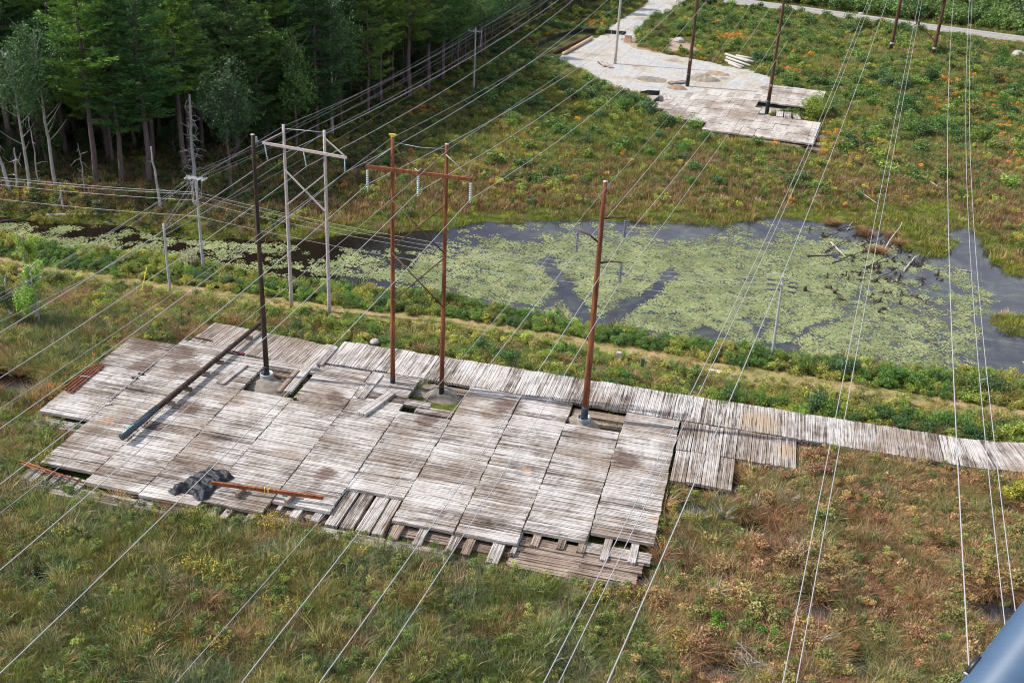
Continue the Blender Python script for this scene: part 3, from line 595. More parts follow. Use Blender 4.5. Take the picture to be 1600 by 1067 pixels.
# herbs: along path, bank, north strip
x,y,z=pts(2.6,-110,48,88,112,lambda x,y:(height(x,y)>-.24)&(dline(x,y,PATH)>1.0)); f=stretch(fbm(x,y,3,15),.3,.7)
col=pal([(.05,.105,.022),(.10,.18,.03),(.17,.24,.035),(.28,.28,.05),(.22,.20,.07)],f*.85+rng.uniform(0,.15,len(x)),x,y,.2)
scatter('bank_herbs','herb',np.stack([x,y,z-.05],-1),rng.uniform(.6,1.5,len(x)),col,'leafy green weeds between the mat road and the pond','weeds')
x,y,z=pts(.6,-110,48,60,108,lambda x,y:(height(x,y)>-.1)&(dline(x,y,PATH)>.9)&(fbm(x,y,4,70)>.53)&((y>90)|(x<-48))); col=pal([(.30,.28,.06),(.40,.34,.06),(.25,.26,.06)],rng.uniform(0,1,len(x)),x,y,.15)
scatter('goldenrod','flower',np.stack([x,y,z],-1),rng.uniform(.6,1.2,len(x)),col,'yellow goldenrod flowering along the track','wildflowers')
x,y,z=pts(.14,-60,40,40,88,lambda x,y:(height(x,y)>-.1)&(fbm(x,y,5,71)>.60)); col=pal([(.22,.22,.04),(.36,.27,.05)],rng.uniform(0,1,len(x)),x,y,.15)
scatter('marsh_flowers','flower',np.stack([x,y,z+.3],-1),rng.uniform(.7,1.4,len(x)),col,'yellowing flower heads among the marsh reeds','wildflowers')
x,y,z=pts(3.,-110,48,92,108,lambda x,y:(dline(x,y,PATH)<2.6)&(rng.uniform(0,1,len(x))<.24+.4*(dline(x,y,PATH)>1.2)+.15*(fbm(x,y,2.5,6)>.5)))
col=pal([(.14,.16,.035),(.24,.22,.05),(.30,.25,.09)],rng.uniform(0,1,len(x)),x,y); x2,y2,z2=pts(3.5,-110,48,92,108,lambda x,y:(dline(x,y,PATH)<.45)&(fbm(x,y,4,7)>.42)); x,y,z=np.r_[x,x2],np.r_[y,y2],np.r_[z,z2]; col=np.r_[col,pal([(.14,.17,.04),(.22,.21,.06)],rng.uniform(0,1,len(x2)),x2,y2)]
scatter('path_grass','grass',np.stack([x,y,z],-1),rng.uniform(.35,.8,len(x)),col,'short dry grass on the earth track','grass')
# meadow beyond the pond
pondd=lambda x,y:sdist(x,y,POND)
def meadow(x,y): return (y>104)&(height(x,y)>-.22)&((pondd(x,y)>-4)|(height(x,y)>-.15))
x,y,z=pts(2.0,-105,85,104,318,meadow); pd=pondd(x,y); nearb=smooth(9,2,pd+(fbm(x,y,5,2)-.5)*10)
f=stretch(fbm(x,y,9,17),.33,.67)*.6+rng.uniform(0,.4,len(x))
col=pal([(.085,.12,.028),(.14,.175,.035),(.22,.225,.05),(.32,.26,.08),(.36,.27,.13)],f,x,y,.24)
tanz=smooth(8,26,x)*stretch(fbm(x,y,16,19),.38,.6)*.65; tq=rng.uniform(0,1,len(x))<tanz; col[tq]=pal([(.34,.27,.13),(.42,.32,.17),(.28,.17,.09)],rng.uniform(0,1,tq.sum()),x[tq],y[tq])
redz=stretch(fbm(x,y,11,23)*.6+smooth(26,6,np.abs(pd-16))*.4,.45,.62); rd=rng.uniform(0,1,len(x))<redz*.75; col[rd]=pal([(.21,.115,.07),(.29,.18,.10),(.34,.25,.13)],rng.uniform(0,1,rd.sum()),x[rd],y[rd])
gb=rng.uniform(0,1,len(x))<nearb*.85; col[gb]=pal([(.17,.21,.03),(.26,.31,.035),(.24,.21,.07)],stretch(fbm(x[gb],y[gb],4,29)),x[gb],y[gb])
scatter('meadow_grass','grass',np.stack([x,y,z-.03],-1),rng.uniform(.8,2.0,len(x))*np.where(gb,.6,1.15),col,'green and russet meadow grass beyond the pond','grass')
OR=[(*G(a,b,0),r_) for a,b,r_ in ((1582,207,5),(1552,192,4),(1560,160,5),(1475,130,4),(1440,140,3),(1455,165,3),(1500,158,3),(1470,185,2),(1305,212,2.5),(1310,232,2),(1140,60,4),(1120,40,2.5),(1258,88,2.5),(1235,115,2),(1548,130,3),(1596,255,3),(1365,185,2),(1520,120,2.5),(900,70,4),(875,60,4),(930,40,3),(1212,232,1.5),(660,180,3),(1090,190,1.5))]
def orz(x,y):
    m=np.zeros(x.shape)
    for a,b,r_ in OR: m=np.maximum(m,smooth(1.3,.3,np.hypot((x-a)/r_,(y-b)/(r_*1.5))+(fbm(x,y,3,4)-.5)))
    return m
x,y,z=pts(.95,-105,85,112,318,lambda x,y:meadow(x,y)&(pondd(x,y)>4)&(rng.uniform(0,1,len(x))<.35+.65*stretch(fbm(x,y,12,44)*.8+smooth(160,200,y)*.15,.4,.6)*(1-.5*smooth(15,30,x)))); f=stretch(fbm(x,y,7,37),.33,.67)*.7+rng.uniform(0,.3,len(x))
col=pal([(.05,.095,.025),(.085,.145,.03),(.14,.19,.035),(.25,.26,.04),(.36,.29,.05)],f,x,y,.25)
bq=rng.uniform(0,1,len(x))<.16; col[bq]=pal([(.16,.10,.05),(.26,.19,.09)],rng.uniform(0,1,bq.sum()),x[bq],y[bq])
og=(rng.uniform(0,1,len(x))<orz(x,y)*1.25+.014); col[og]=pal([(.42,.24,.03),(.60,.28,.03),(.45,.14,.03)],rng.uniform(0,1,og.sum()),x[og],y[og],.15)
scatter('meadow_plants','herb',np.stack([x,y,z-.1],-1),rng.uniform(.7,1.9,len(x)),col,'mixed green, yellow and orange plants of the far meadow','plants')
x,y,z=pts(.9,-60,85,150,300,lambda x,y:meadow(x,y)&(pondd(x,y)>14)&(fbm(x,y,10,46)>.46)); col=pal([(.10,.15,.035),(.17,.215,.045),(.27,.27,.07),(.33,.27,.12)],rng.uniform(0,1,len(x)),x,y,.22)
scatter('meadow_stalks','reed',np.stack([x,y,z-.1],-1),rng.uniform(.6,1.25,len(x)),col,'upright leafy stalks in the far meadow','plants')
bz=lambda x,y: stretch(fbm(x,y,14,43)*.75+smooth(150,215,y)*.22,.44,.62)
x,y,z=pts(.28,-60,90,118,318,lambda x,y:meadow(x,y)&(pondd(x,y)>9)&(rng.uniform(0,1,len(x))<bz(x,y)+.08)); f=rng.uniform(0,1,len(x))
col=pal([(.045,.095,.028),(.075,.135,.035),(.12,.185,.04),(.20,.25,.045),(.30,.26,.06)],np.clip(f*.5+stretch(fbm(x,y,8,99))*.35,0,1),x,y,.2); scatter('low_shrubs','bush',np.stack([x,y,z-.2],-1),rng.uniform(.4,1.0,len(x))+rng.uniform(0,1,len(x))**3*1.1,col,'low green shrubs scattered through the far meadow','shrubs')
x,y,z=pts(.16,-20,190,316,480,lambda x,y:(dline(x,y,RD)>9)); f=rng.uniform(0,1,len(x)); col=pal([(.06,.11,.03),(.09,.155,.04),(.14,.20,.045)],f,x,y,.15)
scatter('roadside_thicket','bush',np.stack([x,y,z-.2],-1),rng.uniform(1.6,3.4,len(x)),col,'dense green thicket beyond the road','thicket')
x,y,z=pts(.7,-20,120,296,345,lambda x,y:(dline(x,y,RD)>5.8)); col=pal([(.12,.14,.03),(.2,.19,.06)],rng.uniform(0,1,len(x)),x,y); scatter('roadside_grass','grass',np.stack([x,y,z],-1),rng.uniform(.8,1.6,len(x)),col,'mown grass beside the road','grass')
# forest floor
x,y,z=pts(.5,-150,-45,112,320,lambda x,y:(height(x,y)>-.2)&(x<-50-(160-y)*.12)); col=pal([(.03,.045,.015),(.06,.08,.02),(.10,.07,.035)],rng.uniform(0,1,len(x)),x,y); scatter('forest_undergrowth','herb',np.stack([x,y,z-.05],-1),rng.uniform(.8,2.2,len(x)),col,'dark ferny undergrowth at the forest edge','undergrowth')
# lily pads, with the open channels left free
CH=[([(490,432),(540,437),(640,455),(720,466),(800,478),(850,481),(880,460)],.55),([(520,432),(620,442),(700,460)],.45),([(880,460),(886,445),(868,428),(852,412),(860,405)],.95),([(884,458),(905,482),(930,505),(950,520)],1.1),([(944,512),(958,492),(985,473),(1012,464),(1035,442),(1050,420)],.75),([(950,512),(1000,516),(1050,526)],.55),([(1105,520),(1130,542),(1180,552),(1235,546)],1.5),([(1225,548),(1258,517),(1290,505),(1320,496),(1327,480),(1348,450)],.35),([(1165,498),(1190,520),(1196,540)],.4),([(1480,335),(1500,360),(1560,440),(1600,470)],2.6),([(1585,480),(1560,520),(1575,580)],1.8),([(960,505),(975,490),(1000,470)],.6),([(1380,470),(1480,500)],.3)]
CHG=[([G(a,b,WZ) for a,b in p],w_) for p,w_ in CH]
def padmask(x,y):
    d=np.full(x.shape,9.)
    for p,w_ in CHG: d=np.minimum(d,dline(x,y,p)-w_*(.85+.8*fbm(x,y,2,8)))
    n=fbm(x,y,3.2,55); n2=fbm(x,y,1.1,56); left=smooth(-30,-44,x+(y-110)*.2)
    north=smooth(13,2,pondd(x,y)*-1)*smooth(112,125,y)*(.45+.8*fbm(x,y,6,65))+smooth(12,27,x)*.75*(fbm(x,y,7,66)>.38)
    th=.285+left*.19+north*.30+smooth(.35,.7,fbm(x,y,9,57))*.05
    # stumps and driftwood corner
    cx,cy=G(1350,400,WZ); th=th+.14*smooth(14,3,np.hypot((x-cx)*.8,(y-cy)*.7))
    sh=-pondd(x,y)
    return (d>.0)&(n*.55+n2*.3+.15*rng.uniform(0,1,x.shape)>th)&(rng.uniform(0,1,x.shape)>north*.62+.08)&(sh>.9)&(height(x,y)<-.3)
x,y,z=pts(6.5,-110,40,98,160,padmask); col=pal([(.135,.155,.070),(.21,.24,.11),(.28,.30,.145)],stretch(fbm(x,y,2.,58))*.6+rng.uniform(0,.4,len(x)),x,y,.10)
scatter('lily_pads','pad',np.stack([x,y,z*0+WZ],-1),rng.uniform(.8,1.5,len(x)),col,'pale green lily pads covering the pond in rafts','lily pads',tilt=0)

# ------------------------------------------------------------------ individual shrubs
def shrub_meshes(seed,n=1500,r=1.3,rz=1.1,sz=.16,nl=12):
    P,lv=lumps(n,nl,r,rz,rz*.85,seed,lump=.42); k=P[:,2]>0; V,F,L=leaves(P[k],sz,seed,lv=lv[k]); cr=np_mesh('crown',V,F,L,M_leafO)
    mb=MB(); g=random.Random(seed)
    for _ in range(6):
        a=g.uniform(0,6.28); e=(math.cos(a)*r*.6,math.sin(a)*r*.6,rz*1.1); mb.tube([(0,0,-.1),(e[0]*.4,e[1]*.4,e[2]*.5),e],[.05,.035,.012],5)
    return cr,mb.mesh('stem',M_bark)
BIG=shrub_meshes(220,7000,3.4,2.7,.22,18)
SH=[shrub_meshes(s) for s in range(200,206)]+[shrub_meshes(210,900,1.0,.9,.14,7),BIG]
def shrub(x,y,s,col,label,group,v=None,name='shrub',zs=1.):
    cr,st=SH[v if v is not None else random.randrange(6)]
    e=empty(name,(x,y,float(height(x,y))-.1),label,'shrub',group,random.uniform(0,6.28)); e.scale=(s,s,s*zs)
    c=link('crown',cr,e); c.color=(*[k*random.uniform(.88,1.12) for k in col],1); link('stem',st,e); return e
DG=(.055,.115,.03);MG=(.10,.19,.035);YG=(.21,.27,.04);BGc=(.08,.145,.055)
def zone(l,label,group,cols,s0,s1):
    for q in l: shrub(*G(q[0],q[1],.2),random.uniform(s0,s1)*(q[2] if len(q)>2 else 1),random.choice(cols),label,group)
zone([(x_,505+(x_-480)*.148+random.uniform(-3,20)) for x_ in range(430,1100,17)],'leafy green bush in the thicket between the mat road and the dirt track','bushes between the mat road and the dirt track',[DG,MG,MG,YG,(.12,.2,.03)],.35,.95)
zone([(x_,612+(x_-1100)*.135+random.uniform(2,20)) for x_ in range(1110,1620,14)],'dense green bush just behind the right stretch of mat road','bushes behind the right stretch of mat road',[DG,MG,(.12,.19,.03),YG],.7,1.15)
zone([(x_,560+(x_-1170)*.135+random.uniform(-6,10)) for x_ in range(1180,1620,19)],'tall dense bush on the right pond bank behind the dirt track','bushes on the right pond bank',[DG,BGc,MG,(.14,.20,.035),(.20,.22,.05)],.45,1.3)
zone([(x_,516+(x_-850)*.12+random.uniform(-5,4)) for x_ in range(640,1110,20)],'low bush on the middle pond bank between water and track','bushes on the middle pond bank',[MG,(.16,.19,.04),DG],.4,.7)
zone([(x_,425+(x_-200)*.145+random.uniform(-10,3)) for x_ in range(0,640,17)],'leafy bush on the left pond bank before the dark water','bushes on the left pond bank',[MG,(.15,.2,.03),BGc,(.24,.25,.05)],.35,.9)
shrub(*G(866,505,0),1.1,(.13,.22,.03),'bright green bush at the water edge below the open channel','bushes standing alone',6,'bush')
shrub(*G(1130,555,.2),1.05,(.30,.30,.08),'yellowish bush by the open water left of the pond pole','bushes standing alone',1,'bush')
shrub(*G(200,412,.2),1.05,(.30,.30,.09),'pale straw coloured bush on bank left of the wood pole','bushes standing alone',2,'bush'); shrub(*G(300,418,.2),1.15,(.36,.37,.2),'cream flowering bush at the foot of the crossarm pole','bushes standing alone',3,'bush')
shrub(*G(1268,184,0),1.0,(.19,.25,.035),'big round yellow green bush behind the far timber mats','bushes standing alone',7,'bush')
shrub(*G(1585,785,0),1.2,(.28,.30,.03),'bright yellow green bush at the right edge below the mat road','bushes standing alone',4,'bush')
for i,(a,b,s,c_) in enumerate([(1120,990,1.1,(.10,.22,.02)),(1165,985,.9,(.10,.22,.02)),(1195,1000,1.,(.09,.2,.02)),(1225,1030,.8,(.16,.32,.015))]): shrub(*G(a,b,0),s,c_,f'bright green ferny bush by the brush pile, {ordw(i+1)} from left','green bushes by the brush pile',6,'bush')
fs=0
for q in range(4000):
    if fs>=85: break
    px_,py_=random.uniform(880,1640),random.uniform(2,300); X,Y=G(px_,py_,0)
    if bare(np.array([X]),np.array([Y]))[0] or Y>345 or float(pondd(X,Y))<12 or float(sdist(X,Y,GRAVEL))<2.5 or (float(bz(np.array(X),np.array(Y)))<.5) or float(dline(X,Y,RD))<8 or inpoly(X,Y,FARP[0]) : continue
    if 1190<px_<1330 and 90<py_<190: continue
    fs+=1; shrub(X,Y,random.uniform(.8,1.6)*(.8+Y/500),random.choice([DG,BGc,MG,(.11,.18,.03),(.17,.22,.04),(.20,.21,.06),(.13,.16,.05)]),'rounded green bush in the far meadow right of the gravel pad' if X>-20 else 'rounded green bush in the far meadow before the gravel pad','bushes of the far meadow')
for q in range(4000):
    if fs>=125: break
    px_,py_=random.uniform(760,1130),random.uniform(60,260); X,Y=G(px_,py_,0)
    if bare(np.array([X]),np.array([Y]))[0] or Y>232 or float(sdist(X,Y,GRAVEL))<1.5 or py_>230+ (px_-760)*.1: continue
    if X<-58+(Y-150)*.05: continue
    fs+=1; shrub(X,Y,random.uniform(.7,1.3),random.choice([DG,MG,BGc,(.11,.18,.03),(.16,.21,.03)]),'rounded green bush in the far meadow right of the gravel pad' if X>-4 else 'rounded green bush in the far meadow before the gravel pad','bushes of the far meadow')

# ------------------------------------------------------------------ trees
def tuft_mesh(pts_,dirs,n,ln,wd,seed,tone):
    g=np.random.default_rng(seed); P=np.repeat(pts_,n,0)+g.normal(0,1,(len(pts_)*n,3))*np.array([.2,.2,.07]); D=np.repeat(dirs,n,0)+g.normal(0,1,(len(P),3))*np.array([.7,.7,.3]); D[:,2]+=.12; D/=np.linalg.norm(D,axis=1)[:,None]
    S=np.cross(D,g.normal(size=D.shape)); S/=np.linalg.norm(S,axis=1)[:,None]; l=g.uniform(.6,1.3,len(P))[:,None]*ln
    V=np.stack([P-S*wd/2,P+S*wd/2,P+D*l],1).reshape(-1,3); F=np.arange(len(V)).reshape(-1,3); L=np.repeat(np.clip(np.repeat(tone,n)*.6+g.uniform(0,.5,len(P)),0,1),3); return V,F,L
def pine(seed,h,z0,rmax,lean=0.,nbr=6):
    g=np.random.default_rng(seed); mb=MB(); n=12
    tr=[(lean*(i/n)**1.5*h*.2+g.normal(0,.06),g.normal(0,.06),h*i/n-.4) for i in range(n+1)]; r0=h*.0135
    mb.tube(tr,[r0*(1-.9*i/n)+.03 for i in range(n+1)],9); P=[];D=[];T=[]
    z=z0
    while z<h-.4:
        t=(z-z0)/(h-z0); L0=rmax*(math.sin(min(1,(t+.18)*1.9)*math.pi/2))*(1-t)**.62+.35; m=nbr if t<.9 else 4; a0=g.uniform(0,6.28)
        f=np.interp(z,[p[2] for p in tr],[p[0] for p in tr]); f2=np.interp(z,[p[2] for p in tr],[p[1] for p in tr])
        for k in range(m):
            if g.uniform()<.22: continue
            a=a0+k*6.283/m+g.normal(0,.25); L=L0*g.uniform(.55,1.15); rise=(.10+.35*t)*L; zz=z+g.normal(0,.25); tone=g.uniform(0,1)
            pp=[(f+math.cos(a)*L*s,f2+math.sin(a)*L*s,zz+rise*(s**1.5)-.12*L*math.sin(s*3.1)) for s in (0,.35,.7,1.)]
            mb.tube(pp,[.055+.012*L,.04,.025,.01],4,cap=False)
            for s in np.arange(.3,1.02,.42/L+.02):
                w_=.28*L*(1-abs(s-.62)*1.1)
                for side in (-1,0,1):
                    o=side*w_*g.uniform(.5,1); x_=f+math.cos(a)*L*s-math.sin(a)*o; y_=f2+math.sin(a)*L*s+math.cos(a)*o
                    P.append((x_,y_,zz+rise*s**1.5-.12*L*math.sin(s*3.1)+g.normal(0,.1))); D.append((math.cos(a)-math.sin(a)*side*.6,math.sin(a)+math.cos(a)*side*.6,.25)); T.append(tone)
        z+=g.uniform(.75,1.3)
    V,F,L=tuft_mesh(np.array(P),np.array(D),11,.55,.13,seed,np.array(T))
    return np_mesh('crown',V,F,L,M_leafO),mb.mesh('trunk',M_bark)
def broad(seed,h,r,zb,n=7500,barkm=None,nl=26,lean=0.,sz=.24):
    g=np.random.default_rng(seed); rz=(h-zb)/2; P,lv=lumps(n,nl,r,rz,zb+rz,seed,lump=.36,shell=.35); an=np.arctan2(P[:,1],P[:,0]); q=.62+.75*vn(an*1.6,P[:,2]*.8,1.,seed); P[:,:2]*=q[:,None]; P[:,2]+=(vn(P[:,0],P[:,1],1.6,seed+3)-.5)*1.8
    k=vn(P[:,0]+P[:,2]*.45,P[:,1]-P[:,2]*.8,1.05,seed+5)>.30; P,lv=P[k],lv[k]; V,F,L=leaves(P,sz,seed,lv=lv); cr=np_mesh('crown',V,F,L,M_leafO)
    mb=MB(); m=9; tr=[(lean*(1-i/m)**2+g.normal(0,.08),g.normal(0,.08),h*.88*i/m-.4) for i in range(m+1)]; mb.tube(tr,[h*.011*(1-.88*i/m)+.02 for i in range(m+1)],8)
    for k in range(14):
        z=zb*.7+(h*.85-zb*.7)*k/14; a=g.uniform(0,6.28); L=r*g.uniform(.4,.8); mb.tube([(0,0,z),(math.cos(a)*L*.5,math.sin(a)*L*.5,z+L*.4),(math.cos(a)*L,math.sin(a)*L,z+L*.9)],[.07,.045,.015],5,cap=False)
    return cr,mb.mesh('trunk',barkm or M_bark)
PINE=[pine(1,28,12,6.2,.1),pine(2,30,10,6.6),pine(3,27,8,6.0,-.1),pine(4,24,4,5.8)]
BRD=[broad(11,21,5.0,4,n=11000,sz=.27),broad(12,18,4.2,3.,n=9500,sz=.27),broad(13,24,4.8,9,n=9500,barkm=M_pbark,sz=.27)]
UND=[broad(21,7.5,2.6,.6,2600,sz=.22,nl=14)]
def tree(name,pr,x,y,s,col,label,group,rz=None):
    e=empty(name,(x,y,float(height(x,y))),label,'tree',group,random.uniform(0,6.28) if rz is None else rz); e.scale=(s,s,s*random.uniform(.95,1.08))
    c=link('crown',pr[0],e); c.color=(*[k*random.uniform(.9,1.1) for k in col],1); link('trunk',pr[1],e); return e
PC=[(.055,.115,.04),(.08,.155,.045),(.15,.235,.05)]; BC=[(.09,.165,.045),(.11,.175,.06),(.065,.125,.04)]
# front rank, each at its own foot in the photograph
FR=[('pine_tree',0,(152,290),1.03,'tallest leaning pine with bare purple trunk at the left forest edge'),('pine_tree',2,(192,288),.98,'pine with bare trunk right of the tallest leaning pine'),('pine_tree',1,(236,290),1.0,'pine with thick straight trunk left of the broken snag'),('pine_tree',0,(288,272),1.,'pine behind the crossarm pole with a dark straight trunk'),('pine_tree',1,(300,262),.95,'pine standing right behind the twiggy dead snag')]
for nm,k,q,s,l in FR: tree(nm,PINE[k],*G(*q,0),s,PC[2 if k==0 else 1],l,'front pines of the forest edge')
for nm,k,q,s,l in [('birch_tree',0,(362,306),.9,'grey green leafy tree with pale trunk right of the dead snag'),('leafy_tree',2,(86,297),.95,'leafy tree with slim pale grey trunk left of the tall pine'),('leafy_tree',2,(48,304),.9,'leafy tree with curved pale trunk near the left frame edge'),('leafy_tree',1,(463,218),.95,'leafy tree with a pale trunk behind the wooden frame'),('leafy_tree',2,(520,215),1.05,'leafy tree with tall thin white trunk right of the wooden frame'),('leafy_tree',0,(385,225),1.,'dense leafy tree behind the top of the brown pole'),('leafy_tree',0,(705,118),.9,'leafy tree behind the far small crossarm pole')]:
    tree(nm,BRD[k],*G(*q,0),s,BC[k] if nm!='birch_tree' else (.05,.10,.035),l,'leafy trees of the forest edge')
EDGE=[(-175,120),(-130,121),(-105,121),(-95,123),(-86,127),(-77,136),(-70,141),(-66,150),(-64,165),(-62,180),(-59,197),(-58,215),(-58,232),(-58,250),(-56,271),(-52,292),(-48,314),(-45,340)]
EX=np.array([p[0] for p in EDGE],float);EY=np.array([p[1] for p in EDGE],float); d=np.r_[0,np.cumsum(np.hypot(np.diff(EX),np.diff(EY)))]
nt_=0
for row in range(7):
    s_=random.uniform(0,4)
    while s_<d[-1]:
        x0,y0=np.interp(s_,d,EX),np.interp(s_,d,EY); e=.5; x1,y1=np.interp(s_+e,d,EX),np.interp(s_+e,d,EY); L=math.hypot(x1-x0,y1-y0)+1e-6
        nx_,ny_=-(y1-y0)/L,(x1-x0)/L; off=1.5+row*5.2+random.uniform(-1.5,1.5); X,Y=x0+nx_*off,y0+ny_*off; s_+=(5.0 if row else 6.5)*random.uniform(.75,1.3)+ (3 if Y>250 else 0)
        if row==0 and Y<146 and X>-112: continue
        if visible(np.array([X]),np.array([Y]),260)[0]==False: continue
        nt_+=1; far='along the far forest edge above the meadow' if Y>165 else 'in the shadowed forest at upper left'
        if random.random()<(.72 if Y<200 else .5): tree('pine_tree',random.choice(PINE),X,Y,random.uniform(.85,1.1)*(1 if Y<215 else .72),random.choice(PC),f'dark pine {far}',f'pines {far}')
        else: tree('leafy_tree',random.choice(BRD if Y<190 else [BRD[0],BRD[0],BRD[1]]),X,Y,random.uniform(.9,1.2)*(1.15 if row>1 else 1)*(1 if Y<215 else .8),random.choice(BC),f'leafy tree {far}',f'leafy trees {far}')
for s_ in np.arange(0,d[-1],3.6):
    x0,y0=np.interp(s_,d,EX),np.interp(s_,d,EY); X,Y=x0-random.uniform(1,14),y0+random.uniform(0,9)
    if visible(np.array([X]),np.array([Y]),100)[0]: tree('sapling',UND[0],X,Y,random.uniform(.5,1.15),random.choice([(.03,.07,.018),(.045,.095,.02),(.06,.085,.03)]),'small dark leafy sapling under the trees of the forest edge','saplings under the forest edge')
print('trees',nt_)
cr,tk=broad(31,6.2,1.7,1.3,3400,barkm=M_pbark,sz=.19,nl=12)
tree('young_tree',(cr,tk),*G(62,512,0),1.3,(.20,.29,.05),'thin young tree with bright leaves at the left edge by the track','young trees at left',0); tree('young_tree',(cr,tk),*G(18,508,0),.95,(.10,.15,.05),'sparse grey green young tree at the far left frame edge','young trees at left',2); tree('young_tree',(cr,tk),*G(45,440,0),1.0,(.22,.31,.05),'bright leafy young tree behind the thin one at left','young trees at left',4)
# snags
def snag(px,py,top,label,r=.16,twigs=0,lean=0.):
    X,Y=G(px,py,0); z=zat(X,Y,top); g=random.Random(px); mb=MB(); n=8
    mb.tube([(lean*(i/n)+g.gauss(0,.05),g.gauss(0,.05),z*i/n-.3*(i==0)) for i in range(n+1)],[r*(1-.55*i/n) for i in range(n+1)],7)
    for k in range(twigs):
        zz=z*g.uniform(.1,.96); a=g.uniform(0,6.28); L=g.uniform(.3,2.2)*(1.25-.75*zz/z); mb.tube([(lean*zz/z,0,zz),(lean*zz/z+math.cos(a)*L*.5,math.sin(a)*L*.5,zz+g.uniform(-.25,.35)),(lean*zz/z+math.cos(a)*L,math.sin(a)*L,zz+g.uniform(-.9,.7))],[.055,.04,.02],4,cap=False)
    e=empty('dead_tree',(X,Y,float(height(X,Y))),label,'dead tree','dead standing trees'); mb.build('trunk',M_snag,e)
snag(305,300,150,'twiggy grey dead tree standing behind the crossarm pole',.28,80,.3); snag(252,328,230,'broken pale snag standing right of the pines',.2,2,-.6); snag(99,330,286,'short pale broken snag at left pond edge',.16,3,.1); snag(18,305,225,'leaning pale dead trunk at the left frame edge',.3,14,-1.2)
snag(27,300,232,'second pale dead trunk at the left frame edge',.2,8,.6); snag(62,299,180,'thin grey dead trunk between the curved tree and the pines',.1,6)
snag(132,300,225,'thin grey dead trunk just left of the leaning pine',.09,10); snag(304,330,285,'short grey dead trunk in the bog below the crossarm pole',.12,6)

# ------------------------------------------------------------------ poles and frames
def part(name,mb,mat,parent,smooth=True): return mb.build(name,mat,parent,smooth=smooth)
def polemb(x,y,z0,z1,r0,r1,n=12,m=8,lean=(0,0)):
    mb=MB(); mb.tube([(x+lean[0]*i/m,y+lean[1]*i/m,z0+(z1-z0)*i/m) for i in range(m+1)],[r0+(r1-r0)*i/m for i in range(m+1)],n); return mb
def insul(x,y,zt,zb,r=.13,n=9,lean=(0,0)):
    mb=MB(); L=zt-zb
    mb.tube([(x,y,zt),(x+lean[0],y+lean[1],zb)],.014,6,lv=.5)
    for k in range(n):
        t=(k+.9)/(n+.9); c=(x+lean[0]*t,y+lean[1]*t,zt-L*t); mb.lathe(c,[(.03,.07),(.06,.05),(r,.0),(r*.9,-.02),(.03,-.015)],12,.5)
    mb.tube([(x+lean[0],y+lean[1]-.15,zb-.03),(x+lean[0],y+lean[1]+.15,zb-.03)],.035,6); return mb
# steel H frame standing on the platform
P1,P2=(-29.65,84.6),(-24.95,84.6); HT1,HT2=zat(*P1,214),zat(*P2,226)
e=empty('steel_frame_tower',(0,0,0),'rusty steel two pole frame with glass insulators standing on the platform','power tower')
for (px_,py_),h in ((P1,HT1),(P2,HT2)):
    p=part('pole',polemb(px_,py_,1.45,h,.225,.15),M_rust,e); part('base_coating',polemb(px_,py_,.3,1.5,.245,.24),M_black,p)
    mb=MB(); mb.lathe((px_,py_,h),[(.16,0),(.17,.05),(.0,.07)],12); part('pole_cap',mb,M_yel if h==HT1 else M_wood,p)
    for q in range(14): pass
mb=MB(); x0,y0=P1; mb.bar((x0-.32,y0,HT1+.15),(x0+.32,y0,HT1+.15),.1,.1); mb.bar((x0-.25,y0-.15,HT1+.26),(x0+.28,y0-.1,HT1+.24),.1,.08); mb.bar((x0-.2,y0+.2,HT1+.1),(x0+.3,y0-.2,HT1+.3),.1,.1); part('yellow_marker',mb,M_yel,e,False)
AZ=zat(*P1,264); AYf=84.35; AX0,AX1=-31.95,-22.65
mb=MB(); mb.bar((AX0,AYf,AZ),(AX1,AYf,AZ),.16,.30); part('crossarm',mb,M_rusty,e,False)
IX=(-31.8,-27.3,-22.75)
for x_ in IX: part('insulator',insul(x_,AYf,AZ-.2,AZ-1.95,.135,10),M_ins,e)
for a,b in (((P1[0],84.4,HT1-.9),(AX0+.15,AYf,AZ+.18)),((P2[0],84.4,HT2-.8),(AX1-.15,AYf,AZ+.18))): mb=MB(); mb.tube([a,b],.03,6); part('arm_brace',mb,M_galv,e)
mb=MB(); mb.tube([(P1[0],84.6,HT1-.45),((P1[0]+P2[0])/2,84.6,HT2-.52),(P2[0],84.6,HT2-.4)],.025,6); part('tie_rod',mb,M_galv,e)
xm=(P1[0]+P2[0])/2
for a,b in (((P1[0],84.5,HT1-.7),(xm-.1,84.4,AZ+.2)),((P2[0],84.5,HT2-.7),(xm+.1,84.4,AZ+.2))): mb=MB(); mb.tube([a,b],.035,6); part('upper_brace',mb,M_rustd,e)
mb=MB(); mb.tube([(xm-.3,84.3,AZ+.35),(xm,84.3,AZ+.15),(xm+.25,84.3,AZ+.4)],.05,6); part('arm_bracket',mb,M_galv,e)
for (a,b) in ((312,394),(394,478)):
    for s in (0,1):
        pa,pb=(P1,P2) if s==0 else (P2,P1); off=.0 if s==0 else .12
        mb=MB(); mb.tube([(pa[0],pa[1]-.2-off,zat(*pa,a+(8 if s else 0))),(pb[0],pb[1]-.2-off,zat(*pb,b-(8 if s else 0)))],.062,6); part('cross_brace',mb,M_rustd,e)
for i in range(16):
    pass
